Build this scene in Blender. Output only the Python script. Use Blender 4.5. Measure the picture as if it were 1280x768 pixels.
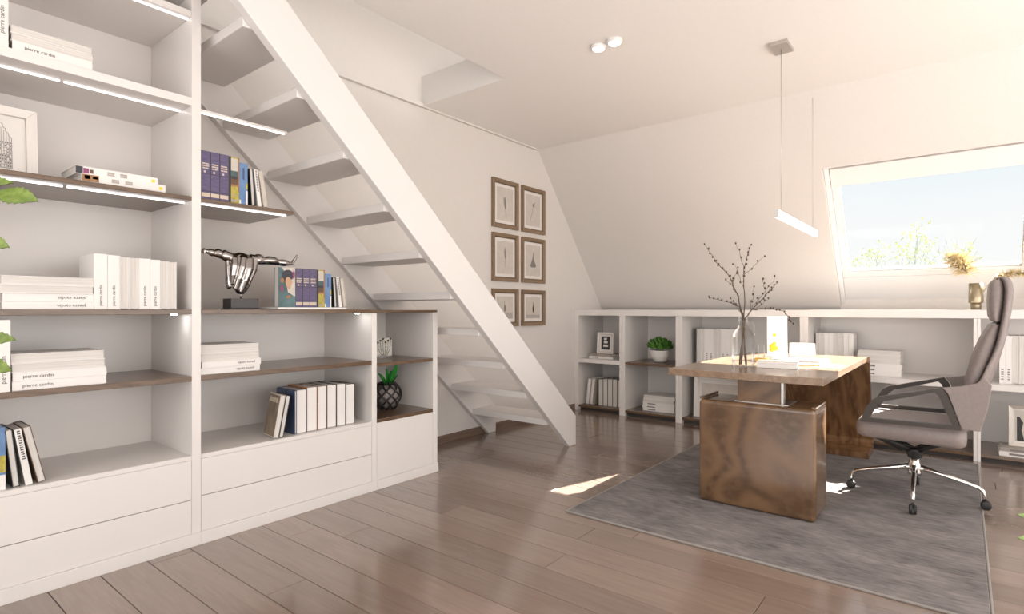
import bpy, bmesh, math, random
from mathutils import Vector, Matrix, Euler
rnd = random.Random(7)
PI = math.pi
D = bpy.data
SC = bpy.context.scene
for o in list(D.objects): D.objects.remove(o)
COL = SC.collection

# ------------------------------------------------------------------ camera, world, sun, added fill lights, exposure
cam_d = D.cameras.new('camera'); cam = D.objects.new('camera', cam_d); COL.objects.link(cam)
cam_d.sensor_width = 36; cam_d.lens = 704/1280*36; cam_d.shift_y = 3/1280
cam_d.clip_start = .02; cam_d.clip_end = 200
cam.location = (0, 0, 1.1); cam.rotation_euler = (PI/2, 0, math.atan2(563, 704))
SC.camera = cam
SC.view_settings.view_transform = 'Standard'
try: SC.view_settings.look = 'None'
except Exception: pass
SC.view_settings.gamma = 1; SC.view_settings.use_curve_mapping = False
SC.view_settings.exposure = 0.0
w = D.worlds.new('sky'); SC.world = w; w.use_nodes = True
nt = w.node_tree; nt.nodes.clear()
n_out = nt.nodes.new('ShaderNodeOutputWorld'); n_bg = nt.nodes.new('ShaderNodeBackground')
n_tc = nt.nodes.new('ShaderNodeTexCoord'); n_sep = nt.nodes.new('ShaderNodeSeparateXYZ'); n_cr = nt.nodes.new('ShaderNodeValToRGB')
nt.links.new(n_tc.outputs['Generated'], n_sep.inputs[0]); nt.links.new(n_sep.outputs['Z'], n_cr.inputs[0])
nt.links.new(n_cr.outputs[0], n_bg.inputs[0]); nt.links.new(n_bg.outputs[0], n_out.inputs[0])
cr = n_cr.color_ramp; cr.elements[0].position = 0.0; cr.elements[0].color = (.86, .86, .84, 1)
cr.elements[1].position = .32; cr.elements[1].color = (.63, .76, .83, 1)
e = cr.elements.new(.13); e.color = (.82, .84, .84, 1)
n_bg.inputs[1].default_value = 1.15
def light(name, kind, loc, direction, energy, color, **kw):
    l = D.lights.new(name, kind); o = D.objects.new(name, l); COL.objects.link(o)
    o.location = loc; o.rotation_euler = Vector(direction).to_track_quat('-Z', 'Y').to_euler()
    l.energy = energy; l.color = color
    for k, v in kw.items(): setattr(l, k, v)
    return o
light('sun', 'SUN', (2, 9, 8), (-.56, -1.13, -1.0), 44, (1, .95, .87), angle=.006)
light('fill_light_right', 'AREA', (2.62, 2.2, 1.3), (-1, 0, .95), 122, (1, .965, .94), shape='RECTANGLE', size=5.0, size_y=2.5)  # added area lamp at an unseen opening, tilted up to brighten the ceiling
light('fill_light_front', 'AREA', (0, -2.42, 1.3), (0, 1, .95), 124, (1, .96, .94), shape='RECTANGLE', size=5.0, size_y=2.5)  # added fill from behind the camera, source unseen, aimed upward
light('fill_light_stairwell', 'AREA', (.6, 2.9, 4.0), (-1, .12, -.12), 75, (1, .97, .94), shape='RECTANGLE', size=1.2, size_y=2.2)  # added lamp in the upper storey to brighten the stairwell walls

# ------------------------------------------------------------------ materials
def srgb(r, g, b):
    f = lambda c: c/12.92 if c <= .04045 else ((c+.055)/1.055)**2.4
    return (f(r/255), f(g/255), f(b/255), 1)
def mat(name, col, rough=.5, metal=0, noise=None, coat=0, emit=None, strength=0, trans=0, bump=0, spec=.5, sheen=0):
    m = D.materials.new(name); m.use_nodes = True; t = m.node_tree; b = t.nodes['Principled BSDF']
    b.inputs['Base Color'].default_value = col; b.inputs['Roughness'].default_value = rough; b.inputs['Metallic'].default_value = metal
    b.inputs['Coat Weight'].default_value = coat; b.inputs['Specular IOR Level'].default_value = spec
    b.inputs['Coat Roughness'].default_value = .12; b.inputs['Sheen Weight'].default_value = sheen
    if emit: b.inputs['Emission Color'].default_value = emit; b.inputs['Emission Strength'].default_value = strength
    if trans: b.inputs['Transmission Weight'].default_value = trans
    if noise:                                             # (scale vector, second colour, detail)
        sc, c2 = noise[:2]
        tc = t.nodes.new('ShaderNodeTexCoord'); mp = t.nodes.new('ShaderNodeMapping'); ns = t.nodes.new('ShaderNodeTexNoise')
        mp.inputs['Scale'].default_value = sc; ns.inputs['Scale'].default_value = 1; ns.inputs['Detail'].default_value = 5
        mx = t.nodes.new('ShaderNodeMix'); mx.data_type = 'RGBA'
        mx.inputs[6].default_value = col; mx.inputs[7].default_value = c2
        rp = t.nodes.new('ShaderNodeMapRange'); rp.inputs[1].default_value = .35; rp.inputs[2].default_value = .65
        t.links.new(tc.outputs['Object'], mp.inputs[0]); t.links.new(mp.outputs[0], ns.inputs['Vector'])
        t.links.new(ns.outputs['Fac'], rp.inputs[0]); t.links.new(rp.outputs[0], mx.inputs[0]); t.links.new(mx.outputs[2], b.inputs['Base Color'])
        if bump:
            bp = t.nodes.new('ShaderNodeBump'); bp.inputs['Strength'].default_value = bump; bp.inputs['Distance'].default_value = .002
            t.links.new(ns.outputs['Fac'], bp.inputs['Height']); t.links.new(bp.outputs[0], b.inputs['Normal'])
    return m
def wood(name, c1, c2, c3, grain=(3, 3, .5), rough=.3, coat=.3, per_object=0., dist=6., wave=2.2, det=2.5, streak=.7):
    """banded grain: distorted wave plus fine streaks; grain vector = how fast it changes along x, y, z"""
    m = D.materials.new(name); m.use_nodes = True; t = m.node_tree; b = t.nodes['Principled BSDF']; L = t.links.new
    N = t.nodes.new
    tc = N('ShaderNodeTexCoord'); mp = N('ShaderNodeMapping'); mp.inputs['Scale'].default_value = grain
    oi = N('ShaderNodeObjectInfo'); ml = N('ShaderNodeMath'); ml.operation = 'MULTIPLY'; ml.inputs[1].default_value = 37.0
    ad = N('ShaderNodeVectorMath'); ad.operation = 'ADD'
    L(oi.outputs['Random'], ml.inputs[0])
    L(tc.outputs['Object'], ad.inputs[0])
    if per_object: L(ml.outputs[0], ad.inputs[1])
    L(ad.outputs[0], mp.inputs[0])
    ns = N('ShaderNodeTexNoise'); ns.inputs['Scale'].default_value = wave; ns.inputs['Detail'].default_value = det; ns.inputs['Distortion'].default_value = .6
    L(mp.outputs[0], ns.inputs['Vector'])
    m1 = N('ShaderNodeMath'); m1.operation = 'MULTIPLY'; m1.inputs[1].default_value = dist; L(ns.outputs['Fac'], m1.inputs[0])
    sn = N('ShaderNodeMath'); sn.operation = 'SINE'; m2 = N('ShaderNodeMath'); m2.operation = 'MULTIPLY'; m2.inputs[1].default_value = 6.283
    L(m1.outputs[0], m2.inputs[0]); L(m2.outputs[0], sn.inputs[0])
    mr = N('ShaderNodeMapRange'); mr.inputs[1].default_value = -1; mr.inputs[2].default_value = 1; L(sn.outputs[0], mr.inputs[0])
    n2 = N('ShaderNodeTexNoise'); n2.inputs['Scale'].default_value = 14; n2.inputs['Detail'].default_value = 6; L(mp.outputs[0], n2.inputs['Vector'])
    x1 = N('ShaderNodeMix'); x1.data_type = 'RGBA'; x1.inputs[6].default_value = c1; x1.inputs[7].default_value = c2; L(mr.outputs[0], x1.inputs[0])
    r2 = N('ShaderNodeMapRange'); r2.inputs[1].default_value = .45; r2.inputs[2].default_value = .75; r2.inputs[4].default_value = streak; L(n2.outputs['Fac'], r2.inputs[0])
    x2 = N('ShaderNodeMix'); x2.data_type = 'RGBA'; x2.inputs[7].default_value = c3; L(x1.outputs[2], x2.inputs[6]); L(r2.outputs[0], x2.inputs[0])
    last = x2.outputs[2]
    if per_object:
        hv = N('ShaderNodeHueSaturation'); r3 = N('ShaderNodeMapRange'); r3.inputs[3].default_value = 1-per_object; r3.inputs[4].default_value = 1+per_object
        L(oi.outputs['Random'], r3.inputs[0]); L(r3.outputs[0], hv.inputs['Value']); L(last, hv.inputs['Color']); last = hv.outputs[0]
    L(last, b.inputs['Base Color'])
    b.inputs['Roughness'].default_value = rough; b.inputs['Coat Weight'].default_value = coat; b.inputs['Coat Roughness'].default_value = .15
    return m
def pane_mat(name, tint=(1, 1, 1, 1), ior=1.45, gain=1.0):
    m = D.materials.new(name); m.use_nodes = True; t = m.node_tree; t.nodes.clear()
    o = t.nodes.new('ShaderNodeOutputMaterial'); mx = t.nodes.new('ShaderNodeMixShader'); tr = t.nodes.new('ShaderNodeBsdfTransparent')
    gl = t.nodes.new('ShaderNodeBsdfGlossy'); gl.inputs['Roughness'].default_value = .02; fr = t.nodes.new('ShaderNodeFresnel'); fr.inputs[0].default_value = ior
    tr.inputs[0].default_value = tint
    fm_ = t.nodes.new('ShaderNodeMath'); fm_.operation = 'MULTIPLY'; fm_.inputs[1].default_value = gain; t.links.new(fr.outputs[0], fm_.inputs[0])
    t.links.new(fm_.outputs[0], mx.inputs[0]); t.links.new(tr.outputs[0], mx.inputs[1]); t.links.new(gl.outputs[0], mx.inputs[2]); t.links.new(mx.outputs[0], o.inputs[0])
    return m
M = {}
M['wall'] = mat('wall_paint', (.73, .69, .655, 1), .85, noise=((40, 40, 40), (.72, .68, .645, 1)))
M['ceil'] = mat('ceiling_paint', (.88, .85, .82, 1), .9, noise=((40, 40, 40), (.87, .84, .81, 1)))
M['white'] = mat('white_lacquer', (.765, .728, .70, 1), .32)
M['white2'] = mat('white_frame_paint', (.84, .81, .79, 1), .4)
M['stair'] = mat('white_stair_paint', (.76, .73, .71, 1), .45)
M['dark_gap'] = mat('dark_plinth', (.06, .05, .045, 1), .6)
M['walnut_shelf'] = wood('walnut_shelf', (.140, .084, .048, 1), (.105, .061, .034, 1), (.175, .112, .068, 1), grain=(5, .7, 5), rough=.28, coat=.25)
M['floor'] = wood('floor_oak', (.245, .178, .143, 1), (.222, .160, .128, 1), (.268, .2, .163, 1), grain=(.5, 6, 6), rough=.2, coat=.7, per_object=.14, dist=3)
M['seam'] = mat('floor_seam', (.05, .035, .028, 1), .6)
M['skirting'] = wood('skirting_wood', (.20, .135, .10, 1), (.17, .11, .08, 1), (.23, .16, .12, 1), grain=(6, .6, 6), rough=.35)
M['burl'] = wood('walnut_veneer', (.180, .100, .050, 1), (.098, .053, .027, 1), (.2, .118, .064, 1), grain=(1.5, 1.5, 1.9), rough=.2, coat=.6, dist=9, wave=.95, det=1.2, streak=.55)
M['burl_v'] = wood('walnut_veneer_upright', (.23, .12, .055, 1), (.125, .062, .028, 1), (.26, .145, .075, 1), grain=(3.0, 2.0, .55), rough=.25, coat=.4, dist=8, wave=1.3)
M['top'] = wood('walnut_desktop', (.27, .18, .115, 1), (.215, .14, .088, 1), (.31, .215, .145, 1), grain=(6, .7, 6), rough=.26, coat=.35, dist=4)
M['rug'] = mat('grey_rug', (.115, .105, .103, 1), .95, noise=((14, 60, 14), (.29, .268, .262, 1)), bump=.35, spec=.1)
_t = M['rug'].node_tree; _n = [n for n in _t.nodes if n.type == 'TEX_NOISE'][0]; _r = [n for n in _t.nodes if n.type == 'MAP_RANGE'][0]; _c = [n for n in _t.nodes if n.type == 'TEX_COORD'][0]
_m = _t.nodes.new('ShaderNodeMapping'); _m.inputs['Scale'].default_value = (1, 1.7, 1); _b = _t.nodes.new('ShaderNodeTexNoise'); _b.inputs['Scale'].default_value = 3.2; _b.inputs['Detail'].default_value = 8; _b.inputs['Roughness'].default_value = .68
_a = _t.nodes.new('ShaderNodeMath'); _a.operation = 'MULTIPLY_ADD'; _a.inputs[1].default_value = .62
_s = _t.nodes.new('ShaderNodeMath'); _s.operation = 'MULTIPLY'; _s.inputs[1].default_value = .38
_t.links.new(_c.outputs['Object'], _m.inputs[0]); _t.links.new(_m.outputs[0], _b.inputs['Vector']); _t.links.new(_n.outputs['Fac'], _s.inputs[0]); _t.links.new(_b.outputs['Fac'], _a.inputs[0]); _t.links.new(_s.outputs[0], _a.inputs[2]); _t.links.new(_a.outputs[0], _r.inputs[0])
M['rug_edge'] = mat('rug_binding', (.30, .275, .255, 1), .9)
M['chrome'] = mat('chrome', (.78, .76, .74, 1), .12, 1)
M['silver'] = mat('silver_sculpture', (.40, .375, .36, 1), .08, 1)
M['steel'] = mat('brushed_steel', (.55, .52, .49, 1), .35, 1)
M['leather'] = mat('grey_leather', srgb(134, 124, 121), .5, noise=((60, 60, 60), srgb(128, 118, 115)), bump=.15)
M['leather_d'] = mat('taupe_arm', srgb(60, 53, 48), .5)
M['black'] = mat('black_plastic', (.018, .017, .017, 1), .45)
M['paper'] = mat('page_paper', (.72, .69, .655, 1), .8, noise=((3, 3, 400), (.62, .59, .555, 1)))
M['paper_v'] = mat('page_paper_upright', (.72, .69, .655, 1), .8, noise=((3, 500, 3), (.60, .57, .535, 1)))
M['bk_white'] = mat('cover_white', (.80, .77, .745, 1), .45)
M['bk_cream'] = mat('cover_cream', (.64, .58, .51, 1), .5)
M['bk_grey'] = mat('cover_grey', (.36, .32, .285, 1), .5)
M['bk_black'] = mat('cover_black', (.025, .022, .022, 1), .4)
M['bk_brown'] = mat('cover_brown', (.12, .065, .035, 1), .5)
M['bk_orange'] = mat('cover_orange', (.35, .13, .03, 1), .5)
M['bk_navy'] = mat('cover_navy', (.06, .085, .16, 1), .4)
M['bk_purple'] = mat('cover_purple', srgb(100, 90, 122), .5, noise=((30, 30, 90), srgb(84, 75, 110)))
M['bk_pink'] = mat('cover_pink', srgb(178, 130, 150), .5)
M['bk_blue'] = mat('cover_blue', srgb(104, 138, 180), .45, noise=((30, 30, 14), srgb(88, 120, 166)))
M['bk_yellow'] = mat('cover_yellow', srgb(190, 176, 72), .45, noise=((60, 60, 40), srgb(160, 146, 60)))
M['bk_teal'] = mat('cover_teal', srgb(66, 90, 92), .45, noise=((14, 14, 14), srgb(88, 118, 122)))
M['ink'] = mat('print_ink', (.035, .032, .032, 1), .6)
M['ink2'] = mat('print_ink_soft', (.22, .20, .185, 1), .7)
M['ink3'] = mat('print_ink_pale', (.42, .385, .35, 1), .7)
M['gold_ink'] = mat('gold_lettering', srgb(205, 190, 170), .5)
M['print'] = mat('print_paper', (.62, .57, .515, 1), .8, noise=((20, 20, 20), (.56, .515, .46, 1)))
M['mount'] = mat('mount_card', (.76, .725, .69, 1), .8)
M['frame_br'] = mat('frame_bronze_brown', srgb(142, 118, 93), .4, noise=((60, 60, 60), srgb(128, 105, 82)))
M['frame_dk'] = mat('frame_dark_brown', srgb(104, 86, 68), .4)
M['frame_wh'] = mat('frame_white', (.74, .70, .66, 1), .35)
M['frame_sl'] = mat('frame_silver', (.55, .50, .45, 1), .35, .4)
M['base'] = mat('slate_base', srgb(62, 56, 56), .4)
M['pot_w'] = mat('white_ceramic', (.82, .79, .77, 1), .25)
M['leaf_s'] = mat('leaf_green', srgb(92, 146, 52), .5, noise=((30, 30, 30), srgb(66, 116, 38)))
M['leaf_d'] = mat('leaf_glossy', srgb(30, 140, 40), .22, noise=((12, 12, 12), srgb(20, 112, 30)))
M['leaf_f'] = mat('leaf_fresh', srgb(126, 146, 70), .45, noise=((60, 60, 60), srgb(96, 118, 48)))
M['stem'] = mat('plant_stem', srgb(92, 84, 50), .6)
M['soil'] = mat('soil', (.035, .025, .018, 1), .9)
M['twig'] = mat('twig_bark', srgb(92, 76, 62), .7)
M['bud'] = mat('twig_bud', srgb(84, 72, 62), .6)
M['bronze'] = mat('bronze_vase', srgb(164, 150, 126), .28, .85)
M['pampas'] = mat('pampas', srgb(238, 222, 184), .9, noise=((40, 40, 40), srgb(222, 200, 152)))
M['sprig'] = mat('grey_sprig', srgb(120, 116, 112), .8)
M['basket'] = mat('dark_wicker', (.25, .22, .21, 1), .25)
M['led'] = mat('led', (1, 1, 1, 1), .5, emit=(1, .97, .96, 1), strength=2.2)
M['puck'] = mat('puck_light', (1, 1, 1, 1), .5, emit=(1, .98, .96, 1), strength=60)
M['led_off'] = mat('led_profile', (.55, .53, .51, 1), .4)
M['bulb'] = mat('spot_bulb', (1, 1, 1, 1), .5, emit=(1, .98, .95, 1), strength=4)
M['bar'] = mat('lamp_diffuser', (.9, .93, .97, 1), .4, emit=(.80, .89, 1, 1), strength=.55)
M['pane'] = pane_mat('window_glass', ior=1.12)
M['glass'] = pane_mat('clear_glass', (.985, .99, .985, 1), ior=1.4, gain=.6)
M['acrylic'] = mat('white_acrylic', (.88, .88, .86, 1), .2)
M['flower'] = mat('yellow_flower', srgb(232, 206, 40), .5)
M['gold'] = mat('brass', srgb(200, 166, 90), .3, .9)
M['branch'] = mat('far_branch_hazed', srgb(188, 194, 186), .9)  # pale grey: distance haze is put into the bark colour
M['bleaf'] = mat('far_leaf_hazed', srgb(208, 216, 150), .8)  # leaf green paled to include the haze
M['skin'] = mat('print_skin', srgb(196, 158, 128), .6)
M['hair'] = mat('print_hair', srgb(58, 56, 64), .6)
M['orange'] = mat('print_orange', srgb(158, 116, 78), .6)
M['magenta'] = mat('print_magenta', srgb(140, 74, 110), .6)

# ------------------------------------------------------------------ mesh helpers
class MB:
    def __init__(s): s.v = []; s.f = []; s.sm = []
    def add(s, v, f, smooth=False, mtx=None):
        k = len(s.v)
        s.v += [tuple(mtx @ Vector(p)) if mtx else tuple(p) for p in v]
        s.f += [tuple(i+k for i in q) for q in f]; s.sm += [smooth]*len(f); return s
    def box(s, x0, x1, y0, y1, z0, z1, mtx=None):
        v = [(x0, y0, z0), (x1, y0, z0), (x1, y1, z0), (x0, y1, z0), (x0, y0, z1), (x1, y0, z1), (x1, y1, z1), (x0, y1, z1)]
        return s.add(v, [(0, 3, 2, 1), (4, 5, 6, 7), (0, 1, 5, 4), (1, 2, 6, 5), (2, 3, 7, 6), (3, 0, 4, 7)], False, mtx)
    def prism(s, poly, a0, a1, axis='x', mtx=None, smooth=False):
        """poly of 2-D points (the two other axes in order), extruded from a0 to a1"""
        def P(p, a): return {'x': (a, p[0], p[1]), 'y': (p[0], a, p[1]), 'z': (p[0], p[1], a)}[axis]
        n = len(poly); ar = sum(poly[i][0]*poly[(i+1) % n][1]-poly[(i+1) % n][0]*poly[i][1] for i in range(n))
        if (ar < 0) != (axis == 'y'): poly = poly[::-1]
        v = [P(p, a0) for p in poly]+[P(p, a1) for p in poly]
        f = [tuple(range(n))[::-1], tuple(range(n, 2*n))]+[(i, (i+1) % n, n+(i+1) % n, n+i) for i in range(n)]
        s.add(v, f[:2], False, mtx); k = len(s.v)-2*n
        s.f += [tuple(i+k for i in q) for q in f[2:]]; s.sm += [smooth]*n; return s
    def tube(s, pts, r, seg=8, caps=True):
        pts = [Vector(p) for p in pts]; n = len(pts)
        rr = r if isinstance(r, (list, tuple)) else [r]*n
        v = []; f = []; up = None
        for i, p in enumerate(pts):
            t = (pts[min(i+1, n-1)]-pts[max(i-1, 0)]).normalized()
            if up is None: up = Vector((0, 0, 1)) if abs(t.z) < .9 else Vector((1, 0, 0))
            a = t.cross(up).normalized(); b = a.cross(t).normalized(); up = b
            for k in range(seg):
                q = 2*PI*k/seg; v.append(p+(a*math.cos(q)+b*math.sin(q))*rr[i])
        for i in range(n-1):
            for k in range(seg):
                f.append((i*seg+k, i*seg+(k+1) % seg, (i+1)*seg+(k+1) % seg, (i+1)*seg+k))
        if caps: f.append(tuple(range(seg))[::-1]); f.append(tuple(range((n-1)*seg, n*seg)))
        return s.add(v, f, True)
    def lathe(s, prof, c=(0, 0, 0), seg=24, mtx=None, caps=(1, 1)):
        v = []; f = []
        for r, z in prof:
            for k in range(seg): q = 2*PI*k/seg; v.append((c[0]+r*math.cos(q), c[1]+r*math.sin(q), c[2]+z))
        for i in range(len(prof)-1):
            for k in range(seg): f.append((i*seg+k, i*seg+(k+1) % seg, (i+1)*seg+(k+1) % seg, (i+1)*seg+k))
        if caps[0]: f.append(tuple(range(seg))[::-1])
        if caps[1]: f.append(tuple(range((len(prof)-1)*seg, len(prof)*seg)))
        return s.add(v, f, True, mtx)
    def ball(s, c, r, seg=10, rings=7, mtx=None):
        r = r if isinstance(r, (tuple, list)) else (r, r, r); v = []; f = []
        for i in range(rings+1):
            a = PI*i/rings
            for k in range(seg): q = 2*PI*k/seg; v.append((c[0]+r[0]*math.sin(a)*math.cos(q), c[1]+r[1]*math.sin(a)*math.sin(q), c[2]-r[2]*math.cos(a)))
        for i in range(rings):
            for k in range(seg): f.append((i*seg+k, i*seg+(k+1) % seg, (i+1)*seg+(k+1) % seg, (i+1)*seg+k))
        return s.add(v, f, True, mtx)
    def quad(s, a, b, c, d): return s.add([a, b, c, d], [(0, 1, 2, 3)])
    def loft(s, rings, closed=True, smooth=True, caps=True):
        n = len(rings[0]); v = [p for r in rings for p in r]; f = []
        for i in range(len(rings)-1):
            for k in range(n if closed else n-1): f.append((i*n+k, i*n+(k+1) % n, (i+1)*n+(k+1) % n, (i+1)*n+k))
        if caps: f.append(tuple(range(n))[::-1]); f.append(tuple(range((len(rings)-1)*n, len(rings)*n)))
        return s.add(v, f, smooth)
    def mesh(s, name):
        m = D.meshes.new(name); m.from_pydata(s.v, [], s.f); m.validate()
        if len(m.polygons) == len(s.sm): m.polygons.foreach_set('use_smooth', s.sm)
        m.update(); return m
def obj(name, mb, m, parent=None, bevel=0, seg=2, kind=None, fix=False):
    me = mb.mesh(name) if isinstance(mb, MB) else mb
    if fix:
        b = bmesh.new(); b.from_mesh(me); bmesh.ops.recalc_face_normals(b, faces=b.faces); b.to_mesh(me); b.free()
    if not me.materials: me.materials.append(M[m] if isinstance(m, str) else m)
    o = D.objects.new(name, me); COL.objects.link(o)
    if parent: o.parent = parent
    if bevel:
        bv = o.modifiers.new('bevel', 'BEVEL'); bv.width = bevel; bv.segments = seg; bv.limit_method = 'ANGLE'; bv.angle_limit = .6
    if kind: o['kind'] = kind
    return o
def thing(name, label, cat, loc=(0, 0, 0), rot=(0, 0, 0), group=None):
    o = D.objects.new(name, None); COL.objects.link(o); o.empty_display_size = .05
    o.location = loc; o.rotation_euler = rot; o['label'] = label; o['category'] = cat
    if group: o['group'] = group
    return o
def tag(o, label, cat, group=None):
    o['label'] = label; o['category'] = cat
    if group: o['group'] = group
    return o
def struct(name, mb, m, label=None, **k):
    o = obj(name, mb, m, None, **k); o['kind'] = 'structure'; o['label'] = label or name.replace('_', ' '); return o
def box(x0, x1, y0, y1, z0, z1): return MB().box(x0, x1, y0, y1, z0, z1)
def rel(o, v): return (v[0]-o.location.x, v[1]-o.location.y, v[2]-o.location.z)
_txt = {}
def text_mesh(s, size, m):
    k = (s, size, m)
    if k not in _txt:
        c = D.curves.new('lettering', 'FONT'); c.body = s; c.size = size; c.extrude = .0002; c.resolution_u = 2; c.align_x = 'LEFT'; c.align_y = 'CENTER'
        o = D.objects.new('tmp', c); COL.objects.link(o); bpy.context.view_layer.update()
        me = D.meshes.new_from_object(o.evaluated_get(bpy.context.evaluated_depsgraph_get())); D.objects.remove(o)
        me.materials.clear(); me.materials.append(M[m]); me.name = 'lettering'; _txt[k] = me
    return _txt[k]

# ------------------------------------------------------------------ room shell
ZC = 2.707; XW = -3.34; YB = 5.89; XR = 2.62; YF = -2.42; SL = 1.244
def sy(z, off=0): return 4.59+(ZC+.003-z+off)/SL         # Y of the sloping wall at a height
# floor: dark bed with separate planks
fl = struct('floor', box(XW, XR, YF, YB, -.06, -.012), 'seam', 'brown wooden plank floor')
PW = .1715; y = .755-PW*18; row = 0
pm = {}
def plank_mesh(L):
    k = round(L, 2)
    if k not in pm:
        m = MB(); h = PW/2-.0012; l = k/2-.0012; b = .0016
        v = []
        for (dx, dz) in ((l, -.02), (l, -b), (l-b, 0)):
            hh = h if dz < 0 else h-b
            v += [(-dx, -hh, dz), (dx, -hh, dz), (dx, hh, dz), (-dx, hh, dz)]
        f = [(8, 9, 10, 11)]
        for a in (0, 4):
            for q in range(4): f.append((a+q, a+(q+1) % 4, a+4+(q+1) % 4, a+4+q))
        m.add(v, f); pm[k] = m.mesh('plank'); pm[k].materials.append(M['floor'])
    return pm[k]
while y < YB-.01:
    x = XW+[0, -1.05, -.45, -1.3, -.7, -.2][row % 6]-rnd.choice([0, .2, .1]); first = True
    if abs(y-.928) < .02: x = -2.53-1.8
    while x < XR-.01:
        L = rnd.choice([1.4, 1.6, 1.8]); x0 = max(x, XW); x1 = min(x+L, XR)
        if y+PW > YB: break
        if x1-x0 > .08 and y > -.9:
            o = D.objects.new('plank', plank_mesh(x1-x0)); COL.objects.link(o); o.parent = fl; o.location = ((x0+x1)/2, y+PW/2, 0)
        x += L
    y += PW; row += 1
obj('floor_field', box(XW, XR, YF, y-PW*row+PW*18-PW*6+1.2-1.2, -.012, -.001), 'floor', fl)
# gable wall on the left, running up past the stairwell
struct('wall_left', MB().box(XW-.2, XW, YF, 6.2, -.06, 4.9), 'wall', 'plain warm white gable wall behind the staircase')
struct('trim_1', box(XW, XW+.028, -1.0, sy(2.71)-.02, 2.695, 2.728), 'wall', 'slim white ledge along the top of the gable wall', bevel=.004)
struct('baseboard_left', box(XW, XW+.015, 2.69, 5.27, 0, .065), 'skirting', 'brown wooden baseboard along the gable wall', bevel=.003)
# ceiling slab with the stairwell hole
HX, HY0, HY1 = -2.483, .05, 3.03
cl = MB(); cl.box(HX, XR, YF, sy(ZC), ZC, 2.94); cl.box(XW, HX, HY1, sy(ZC), ZC, 2.94); cl.box(XW, HX, YF, HY0, ZC, 2.94)
struct('ceiling', cl, 'ceil', 'flat warm white ceiling with a stairwell opening')
up = MB(); up.box(XW, 1.0, YF, 4.6, 4.7, 4.9); up.box(1.0, 1.1, YF, 4.6, 2.94, 4.7); up.box(XW, 1.0, 4.45, 4.6, 2.94, 4.7); up.box(XW, 1.0, YF-.1, YF, 2.94, 4.7)
struct('wall_upper', up, 'wall', 'white walls of the storey seen up the stairwell')
# sloping back wall with the roof window opening
WX0, WX1, WZ0, WZ1 = -.866, .44, 1.085, 2.212
TH = .3
def slab(m, x0, x1, z0, z1):
    def p(x, z, off): n = (math.sin(math.atan(SL)), math.cos(math.atan(SL))); return (x, sy(z)+n[0]*off, z+n[1]*off)
    v = [p(x0, z0, 0), p(x1, z0, 0), p(x1, z1, 0), p(x0, z1, 0), p(x0, z0, TH), p(x1, z0, TH), p(x1, z1, TH), p(x0, z1, TH)]
    m.add(v, [(0, 1, 2, 3), (7, 6, 5, 4), (0, 4, 5, 1), (1, 5, 6, 2), (2, 6, 7, 3), (3, 7, 4, 0)])
wb = MB()
slab(wb, XW, WX0, 1.0, ZC+.05); slab(wb, WX1, 1.32, 1.0, ZC+.05); slab(wb, 2.5, XR, 1.0, ZC+.05); slab(wb, 1.32, 2.5, WZ1, ZC+.05); slab(wb, 1.32, 2.5, 1.0, 1.36); slab(wb, WX0, WX1, WZ1, ZC+.05); slab(wb, WX0, WX1, 1.0, WZ0)
wb.box(XW, XR, YB+.02, YB+.3, -.06, 1.2)
struct('wall_back', wb, 'wall', 'sloping attic wall rising from behind the low shelves')
wr = MB(); wr.box(XR, XR+.2, YF, -.4, 0, ZC); wr.box(XR, XR+.2, 4.8, 6.2, 0, ZC); wr.box(XR, XR+.2, -.4, 4.8, 0, .05); wr.box(XR, XR+.2, -.4, 4.8, 2.6, ZC)  # unseen wall; its wide opening is invented to admit light
struct('wall_right', wr, 'wall', 'white wall with a wide opening added to let light in, right of the view')
wf = MB(); wf.box(XW, -2.6, YF-.2, YF, 0, ZC); wf.box(2.55, XR, YF-.2, YF, 0, ZC); wf.box(-2.6, 2.55, YF-.2, YF, 0, .05); wf.box(-2.6, 2.55, YF-.2, YF, 2.6, ZC)  # out of view; opening made up so more sky light enters
struct('wall_front', wf, 'wall', 'white wall with a wide opening added to let light in, behind the camera')
# roof window: frame set back in the opening
wn = D.objects.new('window_1', None); COL.objects.link(wn); wn['kind'] = 'structure'; wn['label'] = 'roof window with a white frame in the sloping wall'
ang = math.atan(SL)
wn.location = ((WX0+WX1)/2, sy((WZ0+WZ1)/2), (WZ0+WZ1)/2)
# local axes: x along the wall, y up the slope, z into the room
wn.rotation_euler = Matrix(((1, 0, 0), (0, -math.cos(ang), -math.sin(ang)), (0, math.sin(ang), -math.cos(ang)))).to_euler()
hw = (WX1-WX0)/2; hh = (WZ1-WZ0)/2/math.sin(ang)
def ringbox(m, x, y, wdt, z0, z1):
    m.box(-x, x, y-wdt, y, z0, z1); m.box(-x, x, -y, -y+wdt, z0, z1); m.box(-x, -x+wdt, -y+wdt, y-wdt, z0, z1); m.box(x-wdt, x, -y+wdt, y-wdt, z0, z1)
zm = (WZ0+WZ1)/2; ly = lambda z: (z-.075-zm)/math.sin(ang)       # local y of a height on the glass plane
gb, gt, gl = ly(1.444), ly(2.125), hw-.087
def quadring(m, x0, x1, y0, y1, X0, X1, Y0_, Y1_, z0, z1):          # outer X*, inner x*
    m.box(X0, X1, Y0_, y0, z0, z1); m.box(X0, X1, y1, Y1_, z0, z1); m.box(X0, x0, y0, y1, z0, z1); m.box(x1, X1, y0, y1, z0, z1)
a = MB(); quadring(a, -hw+.036, hw-.036, -hh+.036, hh-.036, -hw+.001, hw-.001, -hh+.001, hh-.001, -.20, -.05); obj('window_frame', a, 'white2', wn, bevel=.003)
obj('apron', box(-hw+.037, hw-.037, -hh+.037, gb-.05, -.13, -.078), 'white2', wn, bevel=.003)
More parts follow.
